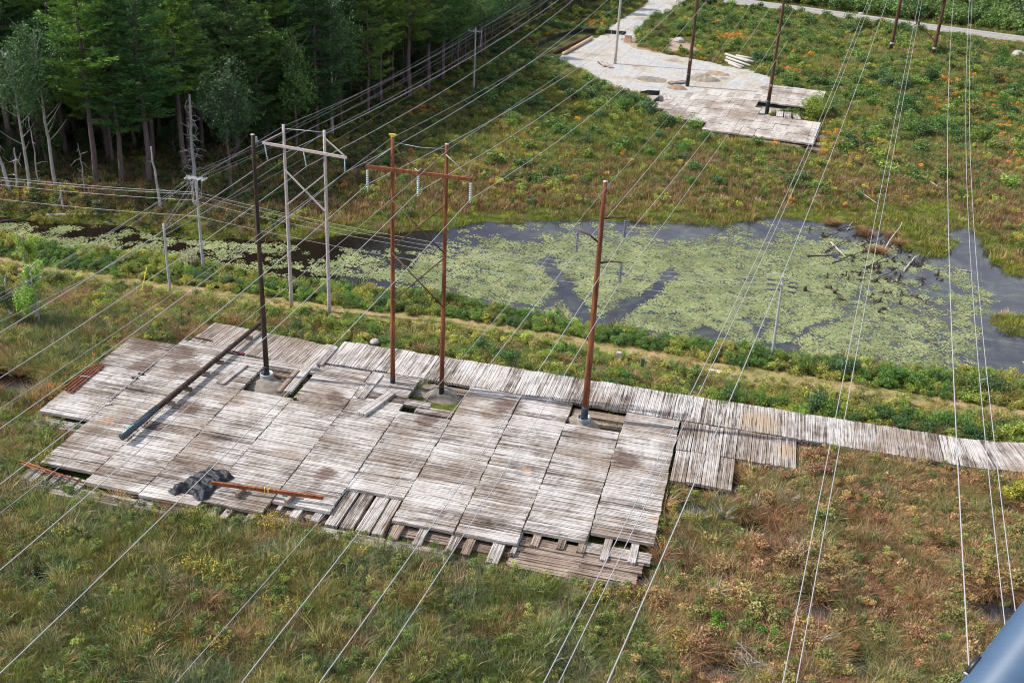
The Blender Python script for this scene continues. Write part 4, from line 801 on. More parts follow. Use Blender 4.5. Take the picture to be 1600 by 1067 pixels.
# single steel pole with three davit arms
PX,PY=-11.5,83.7; h=zat(PX,PY,284)
e=empty('steel_davit_pole',(0,0,0),'single rusty steel pole with three curved arms and dark insulators','power pole')
p=part('pole',polemb(PX,PY,2.2,h,.30,.17,14),M_rust,e); part('base_coating',polemb(PX,PY,.4,2.25,.325,.315,14),M_coat,p)
mb=MB(); mb.lathe((PX,PY,h),[(.19,0),(.19,.05),(0,.08)],12); part('pole_cap',mb,M_wood,p)
DAV=[]
for rowp,sgn,L,zi in ((342,1,1.95,373),(368,-1,1.95,396),(411,1,1.95,442)):
    zb=zat(PX,PY,rowp); mb=MB(); tipz=zb+(.35 if sgn>0 else .1)
    if sgn<0: zb-=.7*1; tipz=zb+.9
    mb.tube([(PX,PY-.02,zb),(PX+sgn*L*.5,PY-.02,zb+(tipz-zb)*.75),(PX+sgn*L,PY-.02,tipz)],[.11,.08,.055],8); part('davit_arm',mb,M_rustd,e)
    xi=PX+sgn*L*.98; zbt=zat(xi,PY,zi); part('insulator',insul(xi,PY-.02,tipz-.1,zbt,.17,8),M_insd,e); DAV.append((xi,PY-.02,zbt))
mb=MB()
for k in range(14): mb.box((PX+.22,PY-.05,h-1.2-k*.75),(.14,.05,.04))
part('climbing_step',mb,M_galv,e,False); mb=MB(); mb.box((PX+.3,PY,h-.35),(.22,.12,.35)); part('wire_bracket',mb,M_galv,e,False)
def culvert(x,y,z0,z1,r,label):
    mb=MB(); pr=[]; n=int((z1-z0)/.05)
    for i in range(n+1): pr.append((r+.025*math.sin(i*2.1),z0+(z1-z0)*i/n))
    pr+= [(r-.04,z1),(r-.05,z1-.8)]; mb.lathe((x,y,0),pr,28); mb.lathe((x,y,z1-.45),[(r-.05,0),(0,.03)],20); return tag(part('culvert_pipe',mb,M_galv,None),label,'culvert pipe','corrugated culvert rings')
culvert(PX-.02,PY,-.1,1.15,.60,'corrugated metal ring round the foot of the single steel pole')
# brown pole in its ring
BX,BY=G(417,590,.7); hb=zat(BX,BY,211)
culvert(BX,BY,-.1,1.2,.60,'corrugated metal ring round the foot of the dark brown pole'); cx_,cy_=G(360,590,.3); culvert(cx_,cy_,-.2,.75,.6,'sunken empty metal ring beside the loose plank mat')
e=empty('brown_steel_pole',(0,0,0),'dark brown bare steel pole standing in a corrugated ring','power pole')
p=part('pole',polemb(BX,BY,1.9,hb,.245,.155,14),M_brown,e); part('base_coating',polemb(BX,BY,.3,1.95,.262,.257,14),M_black,p)
mb=MB(); mb.lathe((BX,BY,hb),[(.17,0),(.17,.05),(0,.07)],12); part('pole_cap',mb,M_wood,p); mb=MB(); mb.box((BX+.3,BY,hb-.35),(.16,.12,.5)); mb.tube([(BX+.2,BY,hb-.2),(BX+.5,BY-.05,hb-.5),(BX+.35,BY,hb-.9)],.04,6); part('wire_bracket',mb,M_galv,e,False)
# wooden H frame
W1,W2=(-45.4,97.5),(-40.85,96.8); Z1,Z2=zat(*W1,195),zat(*W2,204)
e=empty('wooden_frame_tower',(0,0,0),'weathered pale wooden two pole frame with one cross brace','power tower')
for q,z in ((W1,Z1),(W2,Z2)): part('pole',polemb(*q,-.2,z,.20,.14,12),M_wood,e)
WA=zat(*W1,228); wd=((W2[0]-W1[0]),(W2[1]-W1[1])); 
def wp_(t,dz=0,dy=-.25): return (W1[0]+wd[0]*t,W1[1]+wd[1]*t+dy,WA+dz)
mb=MB(); mb.bar(wp_(-.52),wp_(1.55),.16,.26); part('crossarm',mb,M_wood,e,False)
for a,b in (((W1[0],W1[1]-.2,Z1-.7),wp_(-.48,.15)),((W2[0],W2[1]-.2,Z2-.6),wp_(1.5,.15))): mb=MB(); mb.bar(a,b,.1,.1); part('arm_brace',mb,M_wood,e,False)
mb=MB(); mb.tube([(W1[0],W1[1],Z1-.4),((W1[0]+W2[0])/2,(W1[1]+W2[1])/2,Z2-.35),(W2[0],W2[1],Z2-.2)],.03,6); part('tie_wire',mb,M_wire,e)
mb=MB(); mb.bar((W1[0],W1[1]-.2,zat(*W1,264)),(W2[0],W2[1]-.2,zat(*W2,330)),.12,.14); part('cross_brace',mb,M_wood,e,False)
mb=MB(); mb.bar((W2[0],W2[1]-.33,zat(*W2,272)),(W1[0],W1[1]-.33,zat(*W1,320)),.1,.12); part('cross_brace',mb,M_wood,e,False)
WIN=[]
for t,(pi,pj) in ((-.47,(421,251)),(.5,(482,260)),(1.5,(540,270))):
    a=wp_(t,-.12); q=online(pi,pj,a[0],a[1],0); zb_=zat(a[0],a[1],pj); b_=(a[0]+ (0.25 if t<1 else 0),a[1],zb_); mb=MB(); mb.tube([a,b_],.045,6)
    for k in range(7): t2=(k+1)/8; mb.lathe((a[0]+(b_[0]-a[0])*t2,a[1],a[2]+(b_[2]-a[2])*t2),[(.03,.02),(.08,0),(.03,-.02)],8)
    part('insulator',mb,M_ins,e); WIN.append(b_)
# crossarm pole of the small line
DX,DY=G(318,425,.1); hd=zat(DX,DY,277)
e=empty('crossarm_pole',(0,0,0),'grey wooden pole with a double white crossarm and many small insulators','utility pole')
part('pole',polemb(DX,DY,-.2,hd,.17,.12),M_greypole,e)
aw=[(G(0,0)[0],0)]; hz=hd-.15; A0=online(288,280,DX,DY,-.05); 
mb=MB(); mb.bar((DX-1.15,DY-.16,hz),(DX+1.15,DY-.16,hz),.1,.13); part('crossarm',mb,M_white,e,False); mb=MB(); mb.bar((DX-1.15,DY+.16,hz),(DX+1.15,DY+.16,hz),.1,.13); part('crossarm',mb,M_white,e,False)
for x_ in (-1.05,-.5,.5,1.05):
    mb=MB(); mb.lathe((DX+x_,DY,hz+.08),[(.03,0),(.07,.03),(.04,.08),(.07,.12),(0,.2)],8)
    for sy in (-1,1):
        for k in range(4): mb.box((DX+x_,DY+sy*(.3+k*.09),hz),(.1,.03,.1))
    part('insulator',mb,M_ins,e)
mb=MB(); zz_=zat(DX,DY,311); mb.bar((DX-.5,DY-.2,zz_-.35),(DX+.65,DY-.2,zz_+.35),.08,.1); mb.bar((DX-.5,DY-.2,zz_-.4),(DX-.5,DY-.2,zz_+.1),.08,.08); mb.bar((DX+.65,DY-.2,zz_+.2),(DX+.65,DY-.2,zz_+.75),.08,.08); part('lower_bracket',mb,M_white,e,False)
for i,(xa,xb) in enumerate(((-.9,-.45),(.35,.6),(.9,.65),(-.5,.1))):
    mb=MB(); mb.tube([(DX+xa,DY-.3,hz-.05),(DX+xa*.9+.1,DY-.5,hz-.7),(DX+xb,DY-.3,zz_+.2)],.018,5); part('jumper_wire',mb,M_wire,e)
# stub and guys
SX,SY=G(266,457,.2); hs=zat(SX,SY,350); e=empty('stub_pole',(0,0,0),'short pale grey stub pole holding guy wires by the track','utility pole'); part('pole',polemb(SX,SY,-.1,hs,.14,.12),M_greypole,e)
def wire(name,pts3,r,label,group=None,mat=None,parent=None,cat='wire'):
    mb=MB(); mb.tube(pts3,r,6,cap=False,lv=.5); o=mb.build(name,mat or M_wire,parent,smooth=True)
    return tag(o,label,cat,group) if parent is None else o
wire('guy_wire',[(DX-.15,DY-.1,hz-.1),(SX,SY+.1,hs-.1)],.016,'upper guy wire from the crossarm pole down to the stub pole',mat=M_wired)
wire('guy_wire',[(DX+.1,DY-.1,hz-.6),(SX,SY+.1,hs-.5)],.016,'lower guy wire from the crossarm pole down to the stub pole',mat=M_wired)
gx_,gy_=G(250,400,.1); wire('guy_wire',[(SX,SY,hs-.15),(gx_,gy_-3,.1)],.014,'thin guy wire running from the stub pole to the ground',mat=M_wired)
# pond pole
QX,QY=G(1206,559,-.1); hq=zat(QX,QY,430); e=empty('pond_pole',(0,0,0),'slim pale grey pole with dark insulators standing at the pond edge','utility pole')
part('pole',polemb(QX,QY,-.6,hq,.15,.11,lean=(-.25,0)),M_greypole,e)
for k,rw in enumerate((438,445,453)):
    z=zat(QX-.2,QY,rw)
    for s in (-1,1):
        mb=MB(); mb.tube([(QX-.25,QY,z),(QX-.25+s*1.55,QY,z-.1)],.025,5)
        for j in range(4): c=QX-.25+s*(.75+j*.2); mb.lathe((c,QY,z-.1),[(.03,.1),(.11,.04),(.11,-.04),(.03,-.1)],8)
        part('insulator',mb,M_insd,e)
mb=MB(); mb.tube([(QX-1.9,QY,hq-1.),(QX-1.7,QY-.1,hq-.1),(QX-.9,QY,hq+.1),(QX,QY,hq-.05)],.022,5); mb.tube([(QX-1.9,QY,hq-.6),(QX-1.5,QY-.1,hq+.02),(QX,QY,hq-.1)],.02,5); part('jumper_wire',mb,M_wire,e)
mb=MB(); mb.box((QX-.25,QY-.2,hq-.3),(.3,.25,.35)); mb.box((QX-.25,QY-.2,hq-1.1),(.28,.25,.3)); part('pole_bracket',mb,M_galv,e,False)
# far small pole
VX,VY=G(740,146,0); hv=zat(VX,VY,44); e=empty('small_crossarm_pole',(0,0,0),'slim grey pole with a short crossarm at the shaded forest edge','utility pole')
part('pole',polemb(VX,VY,-.1,hv,.17,.13,10),M_greypole,e); mb=MB(); mb.bar((VX-1.3,VY-.2,hv-.6),(VX+1.3,VY-.2,hv-.6),.12,.16); part('crossarm',mb,M_greypole,e,False)
mb=MB(); mb.bar((VX+1.15,VY-.2,hv-.65),(VX+1.05,VY-.2,hv-3.3),.1,.1); part('hanging_rod',mb,M_greypole,e,False)
for x_ in(-1.2,-.3,1.2): mb=MB(); mb.lathe((VX+x_,VY-.2,hv-.5),[(.05,0),(.12,.06),(.05,.12),(.1,.2),(0,.3)],8); part('insulator',mb,M_ins,e)
# far poles on the pad
for (a,b),ztop,m,r0,r1,label,nm in (((961,99),21.5,M_wood,.30,.2,'tall pale grey pole with mats at its foot on the gravel pad','tall_wood_pole'),((1074,134),24,M_rustd,.36,.22,'dark rusty steel pole with black foot in the middle of the gravel pad','steel_pole'),((1198,177),23.5,M_rustd,.34,.2,'dark rusty steel pole with black foot rising from the far timber mats','steel_pole')):
    X,Y=G(a,b,.3); e=empty(nm,(0,0,0),label,'power pole'); p=part('pole',polemb(X,Y,.1 if m is M_wood else 2.6,ztop,r0,r1),m,e)
    if m is not M_wood: 
        part('base_coating',polemb(X,Y,0,2.65,r0+.02,r0+.01),M_black,p); mb=MB(); mb.box((X-.05,Y-r0-.02,5.4),(.34,.05,.34)); part('number_plate',mb,M_white,p,False)
# big far frame
f1,f2=G(1391,82,0),G(1457,90,0); e=empty('large_steel_frame_tower',(0,0,0),'tall dark red steel two pole frame with X brace by the road','power tower')
for q in (f1,f2):
    p=part('pole',polemb(*q,-.1,27.5,.42,.28),M_rustd,e)
    mb=MB(); mb.lathe((q[0],q[1],1.9),[(.425,0),(.425,.45)],14); part('white_band',mb,M_white,p)
mb=MB(); mb.bar((f1[0]-5,f1[1],24.6),(f2[0]+5,f2[1],24.6),.3,.5); part('crossarm',mb,M_rustd,e,False)
xc_=((f1[0]+f2[0])/2,(f1[1]+f2[1])/2); zc=zat(*xc_,36)
for q,rw in ((f1,-6),(f2,-2),(f1,58),(f2,66)):
    mb=MB(); mb.bar((q[0],q[1]-.35,zat(*q,rw)),(xc_[0],xc_[1]-.35,zc),.2,.2); part('cross_brace',mb,M_rustd,e,False)
mb=MB(); mb.box((xc_[0],xc_[1]-.4,zc),(.8,.1,.8)); part('brace_plate',mb,M_rustd,e,False)

# ------------------------------------------------------------------ overhead wires (each lies in the upright plane of its own line; sag fitted to the photograph)
def fit(px,X,Y,s,y0,y1,anchor=None,n=26):
    P=np.array([online(a,b,X,Y,s) for a,b in px]); yy=P[:,1];zz=P[:,2]
    if anchor is not None:
        ya,za=anchor; A=np.stack([yy-ya,(yy-ya)**2],1); w_=1.0
        c,*_=np.linalg.lstsq(A,zz-za,rcond=None); f=lambda y: za+c[0]*(y-ya)+c[1]*(y-ya)**2
        if len(px)<2: f=lambda y: za+0*y
    else: c=np.polyfit(yy,zz,2 if len(px)>2 else 1); f=lambda y:np.polyval(c,y)
    ys=np.linspace(y0,y1,n); return [(X+s*(y-Y),y,float(f(y))) for y in ys]
S=.085
def two(name,att,left,right,r,label,group,mat=None,far=250):
    x,y,z=att; a=fit(left,x,y,S,14,y,(y,z)) ; b=fit(right,x,y,S,y,far,(y,z)); return wire(name,a+b[1:],r,label,group,mat,cat='power line')
GA='conductors of the wooden frame line';GB='conductors of the rusty frame line';GC='conductors of the single steel pole line'
two('power_line',WIN[0],[(395,269),(310,325),(225,380),(165,417),(0,520)],[(510,209),(612,156),(741,87),(800,50),(873,0)],.026,'conductor hanging from the left end of the wooden frame arm',GA,far=240)
two('power_line',WIN[1],[(398,322),(314,380),(175,475),(0,591)],[(540,230),(650,170),(750,107),(800,71),(897,0)],.026,'conductor hanging from the middle of the wooden frame arm',GA,far=240)
two('power_line',WIN[2],[(469,324),(400,379),(220,512),(32,647)],[(575,250),(640,217),(700,181),(847,85),(950,0)],.026,'conductor hanging from the right end of the wooden frame arm',GA,far=265)
two('shield_wire',(W2[0],W2[1],Z2-.15),[(370,300),(250,372)],[(560,180),(700,103),(850,5)],.015,'thin shield wire on the right pole of the wooden frame',GA,M_wired,far=240)
two('shield_wire',(W1[0],W1[1],Z1-.15),[(396,226),(300,284),(200,345)],[(540,158),(700,75),(800,15)],.015,'thin shield wire on the left pole of the wooden frame',GA,M_wired,far=240)
HB=[(IX[0],AYf,zat(IX[0],AYf,288)),(IX[1],AYf,zat(IX[1],AYf,300)),(IX[2],AYf,zat(IX[2],AYf,312))]
two('power_line',HB[0],[(470,380),(400,437),(300,520),(146,644),(0,756)],[(617,268),(697,227),(800,171),(895,111),(960,68)],.026,'conductor below the left insulator of the rusty frame',GB)
two('power_line',HB[1],[(615,340),(467,480),(289,640),(206,711),(58,840),(0,893)],[(696,277),(780,226),(820,200),(929,122),(1049,20)],.026,'conductor below the middle insulator of the rusty frame',GB,far=290)
two('power_line',HB[2],[(709,340),(580,480),(449,611),(334,729),(280,782),(0,1051)],[(780,283),(804,267),(900,202),(971,140),(1086,24)],.026,'conductor below the right insulator of the rusty frame',GB,far=290)
two('shield_wire',(P1[0]-.2,P1[1],HT1-.2),[(540,270),(447,338),(385,380),(225,487),(112,565),(0,640)],[(700,172),(825,100),(980,0)],.016,'shield wire from the left pole top of the rusty frame',GB,M_wired,far=262)
two('shield_wire',(P2[0]+.2,P2[1],HT2-.35),[(658,273),(579,340),(531,380),(400,487),(285,582),(197,644),(105,721),(0,803)],[(750,197),(800,169),(882,113),(960,60)],.016,'shield wire from the right pole top of the rusty frame',GB,M_wired,far=235)
two('power_line',DAV[1],[(860,442),(812,507),(770,566),(661,702),(609,771),(540,859),(375,1067)],[(936,352),(1017,260),(1075,187),(1155,84),(1202,14)],.026,'conductor below the left arm of the single steel pole',GC,far=222)
two('power_line',DAV[0],[(890,507),(844,576),(753,707),(665,832),(500,1067)],[(1039,300),(1112,203),(1180,112),(1244,7)],.026,'conductor below the upper right arm of the single steel pole',GC,far=222)
two('power_line',DAV[2],[(932,507),(884,583),(808,700),(725,835),(574,1067)],[(1030,365),(1100,267),(1139,210),(1195,118),(1262,7)],.026,'conductor below the lower right arm of the single steel pole',GC,far=222)
two('shield_wire',(PX+.3,PY,h-.2),[(901,350),(767,507),(722,559),(496,818),(273,1067)],[(995,242),(1045,182),(1110,100)],.016,'thin shield wire at the top of the single steel pole',GC,M_wired,far=215)
SD=.113
def bundle(l1,l2,X,Y,label,spy):
    e=empty('bundled_power_line',(0,0,0),label,'power line','two strand bundled conductors'); res=[]
    for l,dx in ((l1,-.23),(l2,.23)): p=fit(l,X+dx,Y,SD,10,275,n=60); res.append(p); wire('strand',p,.025,None,parent=e)
    for y in spy:
        q=[tuple(np.array([np.interp(y,[p_[1] for p_ in p],[p_[k] for p_ in p]) for k in range(3)])) for p in res]; mb=MB(); mb.bar(q[0],q[1],.06,.05); part('spacer',mb,M_galv,e,False)
    return res
XD=31.1
bundle([(1357,0),(1293,145),(1251,260),(1208,360),(1080,617),(1034,707),(948,869),(844,1067)],[(1363,0),(1299,145),(1258,262),(1216,360),(1092,618),(1048,707),(969,869),(867,1067)],XD-9.2,275,'left pair of bundled wires crossing the far mats and the platform corner',(82,140,190))
d1=[online(a,b,XD-9.2,275,SD) for a,b in [(1360,0),(1296,145),(1254,262),(1212,360),(1086,617),(1041,707),(958,869),(855,1067)]]; d4=[online(a,b,XD+9.2,275,SD) for a,b in [(1517,0),(1518,360),(1547,687),(1579,965)]]
cD=np.polyfit([p[1] for p in d1+d4],[p[2] for p in d1+d4],2)
def onsurf(px_,py_):   # centre phase: same sag as its two neighbours
    d=ray(px_,py_); y=150.
    a,b=20.,400.
    for _ in range(60):
        y=(a+b)/2; t=y/d[1]; z=CAMZ+t*d[2]
        if z>np.polyval(cD,y): a=y
        else: b=y
    t=y/d[1]; return (float(t*d[0]),y,float(np.polyval(cD,y)))
e=empty('bundled_power_line',(0,0,0),'middle pair of bundled wires passing through the brace of the far frame','power line','two strand bundled conductors'); rs=[]
for l in ([(1436,0),(1400,180),(1364,360),(1293,709),(1224,1067)],[(1441,0),(1407,180),(1374,360),(1308,709),(1246,1067)]):
    q=[onsurf(*a) for a in l]; cx2=np.polyfit([p[1] for p in q],[p[0] for p in q],1); ys=np.linspace(12,275,60); pp=[(float(np.polyval(cx2,y)),y,float(np.polyval(cD,y))) for y in ys]; rs.append(pp); wire('strand',pp,.025,None,parent=e)
for y in (78,145): 
    q=[tuple(np.interp(y,[p_[1] for p_ in p],[p_[k] for p_ in p]) for k in range(3)) for p in rs]; mb=MB(); mb.bar(q[0],q[1],.06,.05); part('spacer',mb,M_galv,e,False)
bundle([(1515,0),(1514,360),(1539,687),(1571,977)],[(1519,0),(1522,360),(1554,687),(1586,955)],XD+9.2,275,'right pair of bundled wires ending behind the helicopter skid',(74,))
wire('shield_wire',fit([(1387,0),(1374,34),(1340,135),(1303,230),(1252,360),(1139,627),(1070,791),(948,1067)],XD-4.6,275,SD,10,275,n=60),.022,'single shield wire passing just above the far mats and platform corner','shield wires of the large frame line',cat='power line')
wire('shield_wire',fit([(1490,0),(1482,360),(1495,694),(1514,1044)],XD+4.6,275,SD,10,275,n=60),.022,'single nearly vertical shield wire left of the right bundled pair','shield wires of the large frame line',cat='power line')
# small line: from the left edge over the crossarm pole to the pond pole
def span(a,b,sag,n=16): return [(a[0]+(b[0]-a[0])*t,a[1]+(b[1]-a[1])*t,a[2]+(b[2]-a[2])*t-4*sag*t*(1-t)) for t in np.linspace(0,1,n)]
def onp(px_,py_,A,B):   # ray meets upright plane through A and B
    s=(B[0]-A[0])/(B[1]-A[1]) if abs(B[1]-A[1])>1e-6 else 1e6; return online(px_,py_,A[0],A[1],s)
LD=(DX-75,DY+14)
for i,(la,ra,rb,nm) in enumerate((((0,275.5),(306,301),(1203,435),'topmost'),((0,279.5),(301,303.5),(1203,442),'second'),((0,287),(301,313),(1203,450),'third'),((0,309.5),(314,338),(1212,468),'lowest'))):
    ax=(DX+(.3,-.4,-.5,0)[i],DY-.2); za=zat(*ax,ra[1]); A=(ax[0],ax[1],za); l=onp(*la,A,LD); d_=np.array(l)-np.array(A); far_=tuple(np.array(A)+d_*1.25)
    bx=(QX-.25-(1.4 if i<3 else 0),QY); B=(bx[0],bx[1],zat(*bx,rb[1])); mid=((399,320),(370,318),(370,329),(370,353))[i]
    mb=MB(); g_='small line wires crossing behind the frames'
    m1=onp(((867,406),(700,389),(700,396),(700,415))[i][0],((867,406),(700,389),(700,396),(700,415))[i][1],A,B); t=(m1[1]-A[1])/(B[1]-A[1]) if abs(B[1]-A[1])>.5 else (m1[0]-A[0])/(B[0]-A[0]); t=(m1[0]-A[0])/(B[0]-A[0]); sag=(A[2]+(B[2]-A[2])*t-m1[2])/(4*t*(1-t))
    wire('power_line',span(far_,A,.25)+span(A,B,float(np.clip(sag,.1,3)),28)[1:],.017,f'{nm} wire of the small line between left edge and pond pole',g_,cat='power line')
B=(QX-.2,QY,zat(QX,QY,468)); e2=online(1600,535,QX,QY,1e6) if False else None
E1=G(1640,541,7.0); wire('power_line',span(B,(E1[0],E1[1],7.0),.6),.012,'faint wire leaving the pond pole to the right',None,M_wired,cat='power line')
# small line along the forest
for i,(dx_,vx,nm) in enumerate(((-1.05,-1.2,'leftmost'),(-.5,-.3,'second'),(.5,.4,'third'),(1.05,1.2,'rightmost'))):
    a=(DX+dx_,DY,hz+(.2 if i!=3 else .05)); b_=(VX+vx,VY-.2,hv-.35-(.1 if i!=2 else 1.6)); c_=(VX+vx+9,VY+130,hv+2.5)
    wire('power_line',span(a,b_,1.0)+span(b_,c_,1.2)[1:],.013,f'{nm} wire of the small line along the forest edge','small line wires along the forest edge',M_wired,cat='power line')
wire('power_line',span((DX,DY,zat(DX,DY,337)),(VX,VY,hv-4.2),.9)+span((VX,VY,hv-4.2),(VX+9,VY+120,hv-2),1.)[1:],.014,'lowest neutral wire of the small line along the forest edge',None,M_wired,cat='power line')
for i,l in enumerate(([(232,330),(140,380),(0,460)],[(240,332),(150,384),(0,471)])):
    x_=DX-.9+i*.5; wire('power_line',fit(l,x_,DY,S,20,DY,(DY,hz-.1)),.014,('left' if i==0 else 'right')+' thin wire running from the crossarm pole to the left edge','thin wires at left',M_wired,cat='power line')
nl=[(396,296),(313,336),(264,374),(200,414),(80,487)]
# ------------------------------------------------------------------ things lying on the platform
T=TOP+.02
e=empty('lying_steel_pole',(0,0,0),'long brown steel pole with blue black end lying across the platform on blocks','steel pole')
a0,a1=(-46.95,67.6,T+.66),(-45.75,90.6,T+.62); L=Vector(a1)-Vector(a0); md=Vector(a0)+L*.215
mb=MB(); mb.tube([md,md+L*.2,md+L*.5,a1],[.262,.25,.235,.21],14); part('pole_shaft',mb,M_brown,e); mb=MB(); mb.tube([a0,Vector(a0)+L*.1,md],[.305,.295,.285],14); part('coated_end',mb,M_coat,e)
mb=MB(); 
for k in range(5): mb.box((-46.93+.02*k+random.uniform(-.03,.03),68.3+k*.2,T+.965),(.16,.07,.012),lv=.9)
part('teal_mark',mb,plain('teal_paint',(.10,.50,.42),.6),e,False)
for i,t in enumerate((.30,.42,.55,.66,.9)):
    c=Vector(a0)+L*t
    for k in range(1): mb=MB(); mb.box((c.x+.1,c.y,T+.17+k*.29),(.75-.1*k,.26,.27),rz=.1*(-1)**k); tag(mb.build('cribbing_block',M_matd),f'timber block under the lying pole, {ordw(i+1)} from its blue end','timber block','timber blocks under the lying pole')
# bundle of rusty tubes
for i in range(4):
    a,b_=G(97+i*4.6,609+i*2.,T),G(150+i*4,569+i*1.,T); mb=MB(); dzz=.09; mb.tube([(a[0],a[1],T+dzz),(b_[0],b_[1],T+dzz)],.085,8); tag(mb.build('rusty_tube',M_rusty,smooth=True),f'{("outermost","second","third","innermost")[i]} long rusty tube in the bundle at the left platform edge','steel tube','rusty tubes at the left platform edge')
mb=MB(); q=G(133,588,T+.2); mb.box((q[0],q[1],T+.2),(.95,.1,.04),rz=.1); tag(mb.build('bundle_strap',M_galv),'grey strap across the bundle of rusty tubes','strap')
for i,(p,q2,l) in enumerate((((31,722),(125,755),'long rusty bar lying across the beams at the front left corner'),((44,726),(131,757),'second rusty bar behind the first at the front left corner'),((34,727),(90,747),'short rusty bar below the two at the front left corner'))):
    a,b_=G(*p,.85),G(*q2,.85); mb=MB(); mb.tube([(a[0],a[1],1.03),(b_[0],b_[1],1.03)],.07,7); tag(mb.build('rusty_bar',M_rusty,smooth=True),l,'steel bar','rusty bars at the front left corner')
a,b_=G(300,527,T),G(332,533,T); mb=MB(); mb.bar((a[0],a[1],T+.06),(b_[0],b_[1],T+.06),.12,.1); tag(mb.build('rusty_bar',M_rustd),'short rust brown bar on the left stretch of the mat road','steel bar')
a,b_=G(363,549,T+.1),G(382,553,T+.1); mb=MB(); mb.bar((a[0],a[1],T+.12),(b_[0],b_[1],T+.12),.18,.1); tag(mb.build('red_beam',rust('dark_red_paint',(.12,.02,.03),(.2,.04,.05))),'short dark red beam beside the lying pole near the brown pole','steel beam')
# lying crossarm with insulator string
a,b_=G(330,752,T+.75),G(505,775,T+.75); e=empty('lying_crossarm',(0,0,0),'rusty steel crossarm lying on two blocks at the platform front','crossarm')
za_=T+.62; mb=MB(); mb.bar((a[0],a[1],za_),(b_[0],b_[1],za_),.2,.30); part('beam',mb,M_rusty,e,False)
for k,t in enumerate((.48,.52)): mb=MB(); c=(a[0]+(b_[0]-a[0])*t,a[1]+(b_[1]-a[1])*t,za_); mb.box((c[0],c[1],c[2]),(.05,.28,.38),rz=.3*(-1)**k); part('clamp',mb,M_yel,e,False)
for t,nm in ((.27,'left'),(.71,'right')): c=(a[0]+(b_[0]-a[0])*t,a[1]+(b_[1]-a[1])*t-.15); mb=MB(); mb.box((c[0],c[1],T+.23),(.28,1.1,.44),rz=-.15); tag(mb.build('support_block',M_matd),f'{nm} timber block holding up the lying crossarm','timber block')
c0,c1=G(436,760,T+.95),G(466,765,T+.95); mb=MB()
for k in range(11):
    t=k/10; mb.add([],[]); 
    for s_ in (0,): 
        x_,y_=c0[0]+(c1[0]-c0[0])*t,c0[1]+(c1[1]-c0[1])*t+.28; ring=MB(); ring.lathe((0,0,0),[(.03,.05),(.13,.01),(.12,-.02),(.03,-.03)],12,.5)
        mb.add([(x_+v[2],y_+v[0],T+.16+v[1]*.9) for v in ring.v],ring.f,.5)
mb.tube([(c0[0]-.1,c0[1]+.28,T+.16),(c1[0]+.1,c1[1]+.28,T+.16)],.03,6); tag(mb.build('insulator_string',plain('aqua_glass',(.25,.62,.62),.15,0,.1),smooth=True),'pale aqua insulator string lying beside the fallen crossarm','insulator string')
# black tarp
tp=GP([(262,768),(283,756),(310,738),(330,733),(352,737),(366,745),(355,752),(342,757),(335,768),(322,781),(308,783),(300,772),(284,771),(272,774)],T)
xs=[p[0] for p in tp];ys=[p[1] for p in tp]; X,Y=np.meshgrid(np.arange(min(xs)-.3,max(xs)+.3,.09),np.arange(min(ys)-.3,max(ys)+.3,.09)); sdv=sdist(X,Y,tp)+(fbm(X,Y,.7,3)-.5)*.3
Z=T+.03+smooth(.05,-.35,sdv)*(.10+.42*np.abs(np.sin((X*.9+Y*1.5)*1.9+4*fbm(X,Y,1.3,14)))**1.6*(.3+fbm(X,Y,1.5,15))+.22*np.abs(fbm(X,Y,.42,16)-.5)); ok=sdv<.05; f=ok[:-1,:-1]&ok[:-1,1:]&ok[1:,1:]&ok[1:,:-1]; idx=np.arange(X.size).reshape(X.shape)
me=np_mesh('black_tarp',np.stack([X,Y,Z],-1).reshape(-1,3),np.stack([idx[:-1,:-1],idx[:-1,1:],idx[1:,1:],idx[1:,:-1]],-1)[f],np.zeros(X.size),M_tarp); me.polygons.foreach_set('use_smooth',[True]*len(me.polygons)); tag(link('black_tarp',me),'crumpled black tarp draped over the front edge of the platform','tarp')
# small bits
for (px_,py_),sz,m,nm,l,cat in (((221,585),(.5,.22,.14),M_black,'black_fitting','larger black metal fitting on the left part of the platform','fitting'),((211,591),(.6,.12,.1),M_black,'black_fitting','narrow black metal fitting beside the larger one','fitting'),((170,632),(.5,.25,.12),M_white,'pale_block','small pale block by the left joint of the platform','block'),((461,624),(.3,.25,.14),M_black,'black_fitting','small dark fitting between the two pole holes','fitting'),((491,577),(.55,.4,.25),M_galv,'metal_bracket','small grey bracket on the raised pale plank','bracket')):
    X_,Y_=G(px_,py_,T); mb=MB(); mb.box((X_,Y_,T+sz[2]/2),sz,rz=.2); mb.box((X_+sz[0]*.3,Y_,T+sz[2]+.02),(sz[0]*.35,sz[1]*.7,sz[2]*.4),rz=.3); mb.tube([(X_-sz[0]*.5,Y_,T+sz[2]*.6),(X_-sz[0]*.8,Y_+.05,T+.03)],.025,5); tag(mb.build(nm,m),l,cat)
def mound(name,px_,py_,rx,ry,hh,mat,label,cat,z0=.1,seed=0):
    X_,Y_=G(px_,py_,z0+hh*.3); n=26; xs_=np.linspace(-1.3,1.3,n); X,Y=np.meshgrid(xs_,xs_); r=np.hypot(X,Y); XX,YY=X_+X*rx,Y_+Y*ry
    Z=z0+hh*smooth(1.15,.1,r+(fbm(XX,YY,1.2,seed)-.5)*.5)+(fbm(XX,YY,.5,seed+4)-.5)*.4-.35*smooth(.9,1.3,r); q=np.arange(n*n).reshape(n,n)
    F=np.stack([q[:-1,:-1],q[:-1,1:],q[1:,1:],q[1:,:-1]],-1).reshape(-1,4); me=np_mesh(name,np.stack([XX,YY,Z],-1).reshape(-1,3),F,np.zeros(n*n),mat); me.polygons.foreach_set('use_smooth',[True]*len(F)); return tag(link(name,me),label,cat)
